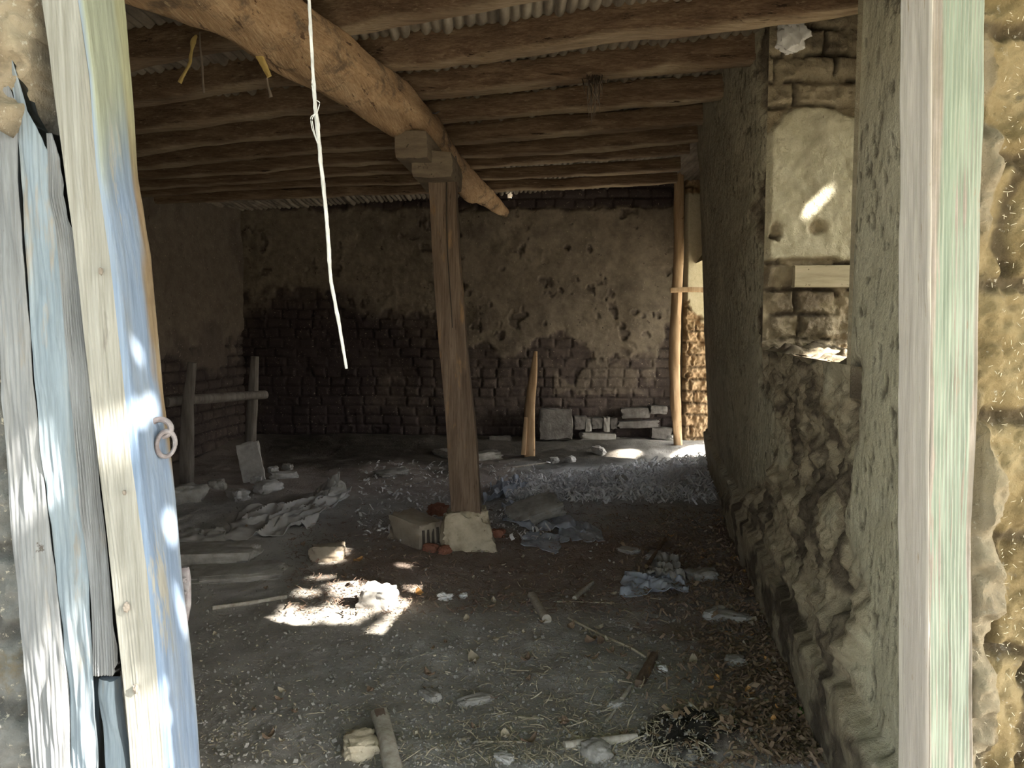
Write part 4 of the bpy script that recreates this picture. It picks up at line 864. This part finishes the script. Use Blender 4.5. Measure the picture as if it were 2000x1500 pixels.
for k, (px, py, kd, L, lab) in enumerate(special):
    V, Fq = leafmesh(L, L*.6, .5, 900+k); V = V@rotm(R.uniform(-.4, .4), R.uniform(-.3, .3), R.uniform(0, 6)).T
    c = onfloor(px, py, .012); o = mesh_np('dry_leaf', V, Fq, mts[kd]); o.location = c.tolist(); tag(o, lab, 'leaf', 'dry leaves singled out on the floor')
for kd in 'odp':
    for v in range(3):
        L = 1.0; V, Fq = leafmesh(1.0, .5+.12*v, .35+.15*v, 800+ord(kd)+v)
        protos[kd, v] = (V, Fq, None)
cnt = 0
for k in range(230):
    rg = R.choice(['wall', 'wall', 'wall', 'mid', 'any']); px, py = region(rg)
    kd = R.choice('odp' if rg == 'wall' else 'dp') if R.random() < .55 else 'd'
    v = R.randrange(3); V, Fq, me = protos[kd, v]
    c = onfloor(px, py, .008)
    if me is None:
        o = mesh_np('dry_leaf', V, Fq, mts[kd]); protos[kd, v] = (V, Fq, o)
    else:
        o = me.copy(); COL.objects.link(o)
    s_ = R.uniform(.025, .06); o.scale = (s_, s_, s_); o.rotation_euler = (R.uniform(-.5, .5), R.uniform(-.4, .4), R.uniform(0, 6.28)); o.location = c.tolist()
    tag(o, labels[kd][0], 'leaf', labels[kd][1])
# small pebbles, one by one
pm = None
for k in range(150):
    px, py = region(R.choice(['mid', 'any', 'any', 'wall'])); c = onfloor(px, py, .003)
    if pm is None:
        V, Fq = rock((0, 0, 0), (1, .8, .6), 4, .4, .25, n=6); pm = mesh_np('pebble', V, Fq, m_greystone); o = pm
    else:
        o = pm.copy(); COL.objects.link(o)
    s_ = R.uniform(.009, .022)*(1.6 if R.random() < .15 else 1); o.scale = (s_, s_*R.uniform(.7, 1.2), s_*R.uniform(.6, 1)); o.rotation_euler = (R.uniform(-.4, .4), 0, R.uniform(0, 6)); o.location = c.tolist()
    tag(o, 'small grey pebble lying on the earth floor', 'pebble', 'small grey pebbles')

def litter(name, n, sampler, size, mat, lab, cat, seed, curl=.3, aspect=.12, tilt=.25, lift=.01):
    rg = np.random.default_rng(seed)
    px, py = sampler(rg, n)
    d = np.stack([(px-1000)/F, cp-(py-750)/F*sp, -sp-(py-750)/F*cp], -1)
    t = -EYE/d[:, 2]; C = d*t[:, None]; z = hfloor(C[:, 0], C[:, 1])
    t = (z-EYE)/d[:, 2]; C = d*t[:, None]; C[:, 2] = hfloor(C[:, 0], C[:, 1]) + rg.uniform(0, lift, n)
    ok = (C[:, 0] < xb(C[:, 1])-.01) & (C[:, 0] > -3.9) & (C[:, 1] < 9.9) | ((C[:, 1] > 8.15) & (C[:, 1] < 9.7) & (C[:, 0] < 2.7)); C = C[ok]; n = len(C)
    L = size[0]+(size[1]-size[0])*rg.random(n)**2; W = L*aspect*rg.uniform(.6, 1.6, n); W = np.maximum(W, .0021)
    a = rg.uniform(0, 2*np.pi, n); tl = rg.normal(0, tilt, n)
    dx = np.stack([np.cos(a)*np.cos(tl), np.sin(a)*np.cos(tl), np.sin(tl)], -1); dy = np.stack([-np.sin(a), np.cos(a), rg.normal(0, .3, n)], -1)
    s = np.array([-1, -.33, .33, 1]); V = []
    bend = rg.normal(0, curl, n)
    for q in s:
        ctr = C + dx*(q*L/2)[:, None] + dy*(bend*L*.5*q*q)[:, None] + np.array([0, 0, 1])*(np.abs(bend)*L*.5*(1-q*q)+.002+np.abs(np.sin(tl))*L/2)[:, None]
        V.append(ctr - dy*(W/2)[:, None]); V.append(ctr + dy*(W/2)[:, None])
    V = np.stack(V, 1)
    b = (np.arange(n)*8)[:, None]; Fq = np.concatenate([b+np.array([0, 1, 3, 2]), b+np.array([2, 3, 5, 4]), b+np.array([4, 5, 7, 6])], 0)
    o = mesh_np(name, V.reshape(-1, 3), Fq, mat, smooth=False); return tag(o, lab, cat, kind='stuff')
def s_front(rg, n):
    u = rg.random(n); px = 980+rg.normal(180, 210, n); py = 1490-rg.random(n)**1.4*480; return px, py
def s_mid(rg, n): return rg.uniform(560, 1420, n), rg.uniform(985, 1200, n)
def s_wall(rg, n):
    py = rg.uniform(1000, 1500, n); return 1400+(py-930)*.41-np.abs(rg.normal(0, 110, n)), py
def s_far(rg, n):
    py = 985-rg.random(n)**.9*90; return rg.uniform(1000, 1400, n)*0+1400-rg.random(n)*(80+330*sstep(900, 950, py)), py
def s_any(rg, n):
    return rg.uniform(380, 1600, n), 900+rg.random(n)**.7*600
def s_left(rg, n): return rg.uniform(700, 1080, n), rg.uniform(905, 1060, n)
litter('straw_litter', 4200, s_front, (.012, .085), m_straw, 'loose pale straw scattered over the foreground floor', 'straw', 1, .12, .04, .12)
litter('dark_litter', 5200, s_wall, (.012, .05), m_leaf_d, 'dark brown crumbled leaf litter along the foot of the right wall', 'leaf litter', 2, .5, .2, .35, .02)
litter('brown_litter', 6500, s_mid, (.01, .06), M('reddish_litter', [(.13, .085, .065), (.20, .135, .10), (.30, .23, .18)], 3), 'reddish brown chaff and shreds around the base stone', 'chaff', 3, .3, .12, .2)
litter('pale_litter', 8000, s_far, (.02, .085), m_shav, 'pale grey curly litter before the side doorway', 'litter', 4, .7, .22, .45, .05)
litter('chaff', 9000, s_any, (.006, .03), m_straw, 'fine straw chaff over the whole floor', 'chaff', 5, .2, .12, .1)
litter('earth_crumbs', 9000, s_any, (.005, .016), m_greystone, 'tiny clods of dry earth over the floor', 'earth crumbs', 12, .5, .8, .5, .003)
litter('pale_crumbs', 1300, s_any, (.004, .012), m_straw, 'tiny pale grit over the floor', 'grit', 13, .5, .8, .5, .003)
litter('pale_chaff', 1500, s_left, (.015, .07), m_shav, 'light shreds lying behind the post foot', 'litter', 6, .5, .25, .35, .02)
litter('leaf_litter', 800, s_wall, (.015, .045), M('tawny_litter', [(.15, .10, .06), (.24, .17, .11), (.32, .25, .17)], 3), 'tawny leaf crumbs along the foot of the right wall', 'leaf litter', 7, .5, .4, .3, .025)
# straw bits sticking out of the ochre mud wall and the plaster
rg = np.random.default_rng(9); n = 700
C = np.stack([rg.uniform(.88, 1.06, n), np.full(n, 1.405), rg.uniform(.62, 2.3, n)], -1); C[:, 1] = 1.418 - rg.uniform(0, .012, n)
a = rg.uniform(0, np.pi, n); L = rg.uniform(.003, .010, n); d = np.stack([np.cos(a)*L, rg.normal(0, .003, n), np.sin(a)*L], -1); e = np.stack([-np.sin(a), a*0, np.cos(a)], -1)*.0004
V = np.stack([C-d/2-e, C-d/2+e, C+d/2+e, C+d/2-e], 1); Fq = (np.arange(n)*4)[:, None]+np.arange(4)
o = mesh_np('straw_bits', V.reshape(-1, 3), Fq, M('mud_straw', [(.42, .37, .26), (.52, .47, .36)], 5)); 
o.parent = wfr; tag(o, kind='stuff')
# green sprout
gs = empty('green_sprout', onfloor(1560, 1405), 'tiny green weed sprout at the foot of the right wall', 'weed')
for k in range(5):
    V, Fq = leafmesh(.04, .022, .3, 50+k); V = V@rotm(0, -.7, k*1.3).T + np.array(onfloor(1566+3*k-6, 1400+4*(k % 2), .02)); child(mesh_np('leaf', V, Fq, m_green_leaf), gs)

# ------------------------------------------------------------------ tree outside that dapples the sun
def inside(px, py, poly):
    poly = np.asarray(poly, float); r = np.zeros(px.shape, bool); j_ = len(poly)-1
    for i in range(len(poly)):
        xi, yi = poly[i]; xj, yj = poly[j_]
        c_ = ((yi > py) != (yj > py)) & (px < (xj-xi)*(py-yi)/(yj-yi+1e-9)+xi); r ^= c_; j_ = i
    return r
def ell(px, py, cx_, cy_, rx, ry, ang=0):
    a = math.radians(ang); x = (px-cx_)*math.cos(a)+(py-cy_)*math.sin(a); y = -(px-cx_)*math.sin(a)+(py-cy_)*math.cos(a)
    return (x/rx)**2+(y/ry)**2 < 1
def sun_front(px, py):
    r = inside(px, py, [(-40, 1320), (60, 1300), (110, 1220), (185, 1165), (200, 1300), (255, 1420), (262, 1350), (300, 1345), (312, 1420), (320, 1560), (-40, 1560)])
    for e in ((160, 55, 14, 30, 0), (150, 100, 24, 26, 0), (172, 110, 8, 36, 0), (270, 695, 12, 42, -18), (292, 800, 22, 42, -10), (312, 1045, 20, 45, -5), (325, 1215, 12, 75, -12), (68, 850, 28, 45, 0), (62, 960, 38, 60, 0), (150, 1170, 30, 50, 10),
              (170, 880, 24, 70, -6), (105, 820, 16, 30, 0), (200, 900, 22, 120, -6), (350, 1420, 9, 60, -6), (268, 960, 9, 25, 0), (90, 690, 14, 22, 0)):
        r |= ell(px, py, *e)
    return r & (px < 420)
def sun_inner(px, py):
    r = np.zeros(px.shape, bool)
    for e in ((170, 110, 8, 30, 0), (270, 695, 9, 34, -18), (290, 800, 18, 34, -10), (312, 1045, 16, 38, -5), (325, 1215, 9, 65, -12), (350, 1420, 7, 50, -6), (262, 820, 7, 22, 0), (300, 960, 6, 14, 0)):
        r |= ell(px, py, *e)
    return r
def sun_floor(px, py):
    r = inside(px, py, [(515, 1225), (575, 1175), (600, 1150), (690, 1135), (700, 1180), (650, 1190), (720, 1200), (690, 1215), (640, 1240)])
    for e in ((600, 1168, 40, 16), (735, 1170, 45, 26), (800, 1165, 50, 18), (860, 1170, 24, 12), (655, 1078, 12, 8), (645, 1095, 9, 6), (628, 1125, 12, 8), (780, 1110, 9, 4), (820, 1258, 14, 6), (760, 1190, 60, 10), (1219, 889, 30, 8), (1362, 889, 48, 12), (1385, 903, 18, 16)):
        r |= ell(px, py, *e)
    return r & ((noise(px/30, py/10, 0, 88) > -.12) | (py < 1000))
def sun_rev(px, py):
    return inside(px, py, [(1538, 450), (1540, 425), (1590, 382), (1602, 396), (1560, 440)]) | ell(px, py, 1625, 697, 52, 12, 0)
rg = np.random.default_rng(33)
def cand(n, x, y, z):
    return np.stack([rg.uniform(*x, n) if isinstance(x, tuple) else np.full(n, x), rg.uniform(*y, n) if isinstance(y, tuple) else np.full(n, y), rg.uniform(*z, n)], -1)
T = np.vstack([cand(30000, (-1.5, 1.6), 1.40, (.3, 2.6)), cand(24000, 1.75, (2.2, 4.9), (1.1, 3.25)), cand(34000, 2.7, (7.7, 10.1), (-.1, 3.3)), cand(6000, (1.4, 1.75), (4.1, 4.7), (3.2, 3.3))])
dist = rg.uniform(3.0, 5.6, len(T)); dist[:30000] = rg.uniform(2.9, 4.4, 30000)
C = T - SUN_L*dist[:, None]
C = np.vstack([C, cand(9000, (3.0, 9.0), (-3.0, 9.5), (2.6, 6.5))])
def lights(C):
    h1 = hit(C, 1, 1.41); bad = (h1[:, 0] < 1.6) & (h1[:, 2] > 0) & (h1[:, 2] < 2.6) & sun_front(*pix(h1))
    h1b = hit(C, 0, -.70); bad |= (h1b[:, 1] < 1.56) & (h1b[:, 1] > 1.36) & (h1b[:, 2] < 2.6) & sun_inner(*pix(h1b))
    hw_ = hit(C, 0, 1.9); inw = (hw_[:, 1] > 2.2) & (hw_[:, 1] < 4.75) & (hw_[:, 2] > 1.2) & (hw_[:, 2] < 3.0)
    hf = hit(C, 2, 0.0); bad |= inw & (hf[:, 1] > 1.5) & sun_floor(*pix(hf))
    hr_ = hit(C, 1, 4.6); bad |= inw & (hr_[:, 0] > 1.35) & sun_rev(*pix(hr_))
    hs_ = hit(C, 2, ZS); bad |= inw & sun_rev(*pix(hs_))
    hd = hit(C, 0, 2.7); ind = (hd[:, 1] > 7.9) & (hd[:, 1] < 9.9); bad |= ind & sun_floor(*pix(hit(C, 2, .06)))
    return bad
def cull(V):
    bad = lights(V.mean(1))
    for k in range(4): bad |= lights(V[:, k]*.6+V.mean(1)*.4)
    return V[~bad]
def hit(C, ax, val): 
    t = (val-C[:, ax])/SUN_L[ax]; return C+SUN_L*t[:, None]
n = len(C)
t1 = rg.normal(size=(n, 3)); t1 += np.cross(SUN_L, t1)*0; t1 /= np.linalg.norm(t1, axis=1)[:, None]
nn = -SUN_L + .45*rg.normal(size=(n, 3)); t1 = np.cross(nn, t1); t1 /= np.linalg.norm(t1, axis=1)[:, None]; t2 = np.cross(nn, t1); t2 /= np.linalg.norm(t2, axis=1)[:, None]
s_ = rg.uniform(.026, .040, n)[:, None]; s_[-9000:] *= 1.7
V = np.stack([C-t1*s_*1.25, C-t2*s_*.72+t1*s_*-.1, C+t1*s_*1.25, C+t2*s_*.72+t1*s_*-.1], 1); V = cull(V); Fq = (np.arange(len(V))*4)[:, None]+np.arange(4)
tree = empty('leafy_tree', (7.2, 2.6, -.12), 'leafy green tree in the yard right of the building', 'tree')
o = mesh_np('foliage', V.reshape(-1, 3), Fq, m_green_leaf, smooth=False); child(o, tree); tag(o, kind='stuff')
V, Fq = sweep([(7.2, 2.6, -.12), (7.1, 2.5, 1.5), (6.8, 2.7, 3.2), (6.3, 2.4, 5.0)], [.17, .14, .11, .05], n=12, seed=3, rough=.1); child(mesh_np('trunk', V, Fq, m_bark), tree)
for k, (a, b) in enumerate((((7.0, 2.6, 2.6), (5.0, -.2, 3.6)), ((6.9, 2.6, 2.9), (6.0, 6.5, 4.6)), ((6.7, 2.6, 3.4), (4.4, 2.9, 5.0)))):
    V, Fq = sweep([a, (np.array(a)+b)/2+np.array([0, 0, .25]), b], [.07, .05, .02], n=8, seed=k, rough=.1); child(mesh_np('branch', V, Fq, m_bark), tree)

# unseen tree added over the front yard to block sky from the front wall
rg = np.random.default_rng(55)
C = np.stack([rg.uniform(-6, 4.2, 16000), rg.uniform(-5.5, 1.25, 16000), 3.9 + 1.9*rg.random(16000)], -1)
n = len(C)
nn = rg.normal(size=(n, 3)) + np.array([0, 0, 1.4]); t1 = np.cross(nn, rg.normal(size=(n, 3))); t1 /= np.linalg.norm(t1, axis=1)[:, None]; t2 = np.cross(nn, t1); t2 /= np.linalg.norm(t2, axis=1)[:, None]
s_ = rg.uniform(.06, .09, n)[:, None]
V = np.stack([C-t1*s_*1.25, C-t2*s_*.72+t1*s_*-.1, C+t1*s_*1.25, C+t2*s_*.72+t1*s_*-.1], 1); V = cull(V); Fq = (np.arange(len(V))*4)[:, None]+np.arange(4)
tree = empty('added_shade_tree', (-3.6, -3.0, -.12), 'unseen tree added behind the viewer to block sky light from the front wall', 'tree')
o = mesh_np('foliage', V.reshape(-1, 3), Fq, m_green_leaf, smooth=False); child(o, tree); tag(o, kind='stuff')
V, Fq = sweep([(-3.6, -3.0, -.12), (-3.5, -2.9, 1.8), (-3.0, -2.6, 3.6), (-2.6, -2.4, 5.2)], [.22, .18, .14, .06], n=12, seed=4, rough=.1); child(mesh_np('trunk', V, Fq, m_bark), tree)
for k, (a, b) in enumerate((((-3.3, -2.8, 2.8), (.8, -1.2, 4.6)), ((-3.1, -2.7, 3.2), (-3.5, .6, 4.6)), ((-3.0, -2.6, 3.5), (2.2, -3.8, 4.9)))):
    V, Fq = sweep([a, (np.array(a)+b)/2+np.array([0, 0, .3]), b], [.09, .06, .02], n=8, seed=k, rough=.1); child(mesh_np('branch', V, Fq, m_bark), tree)
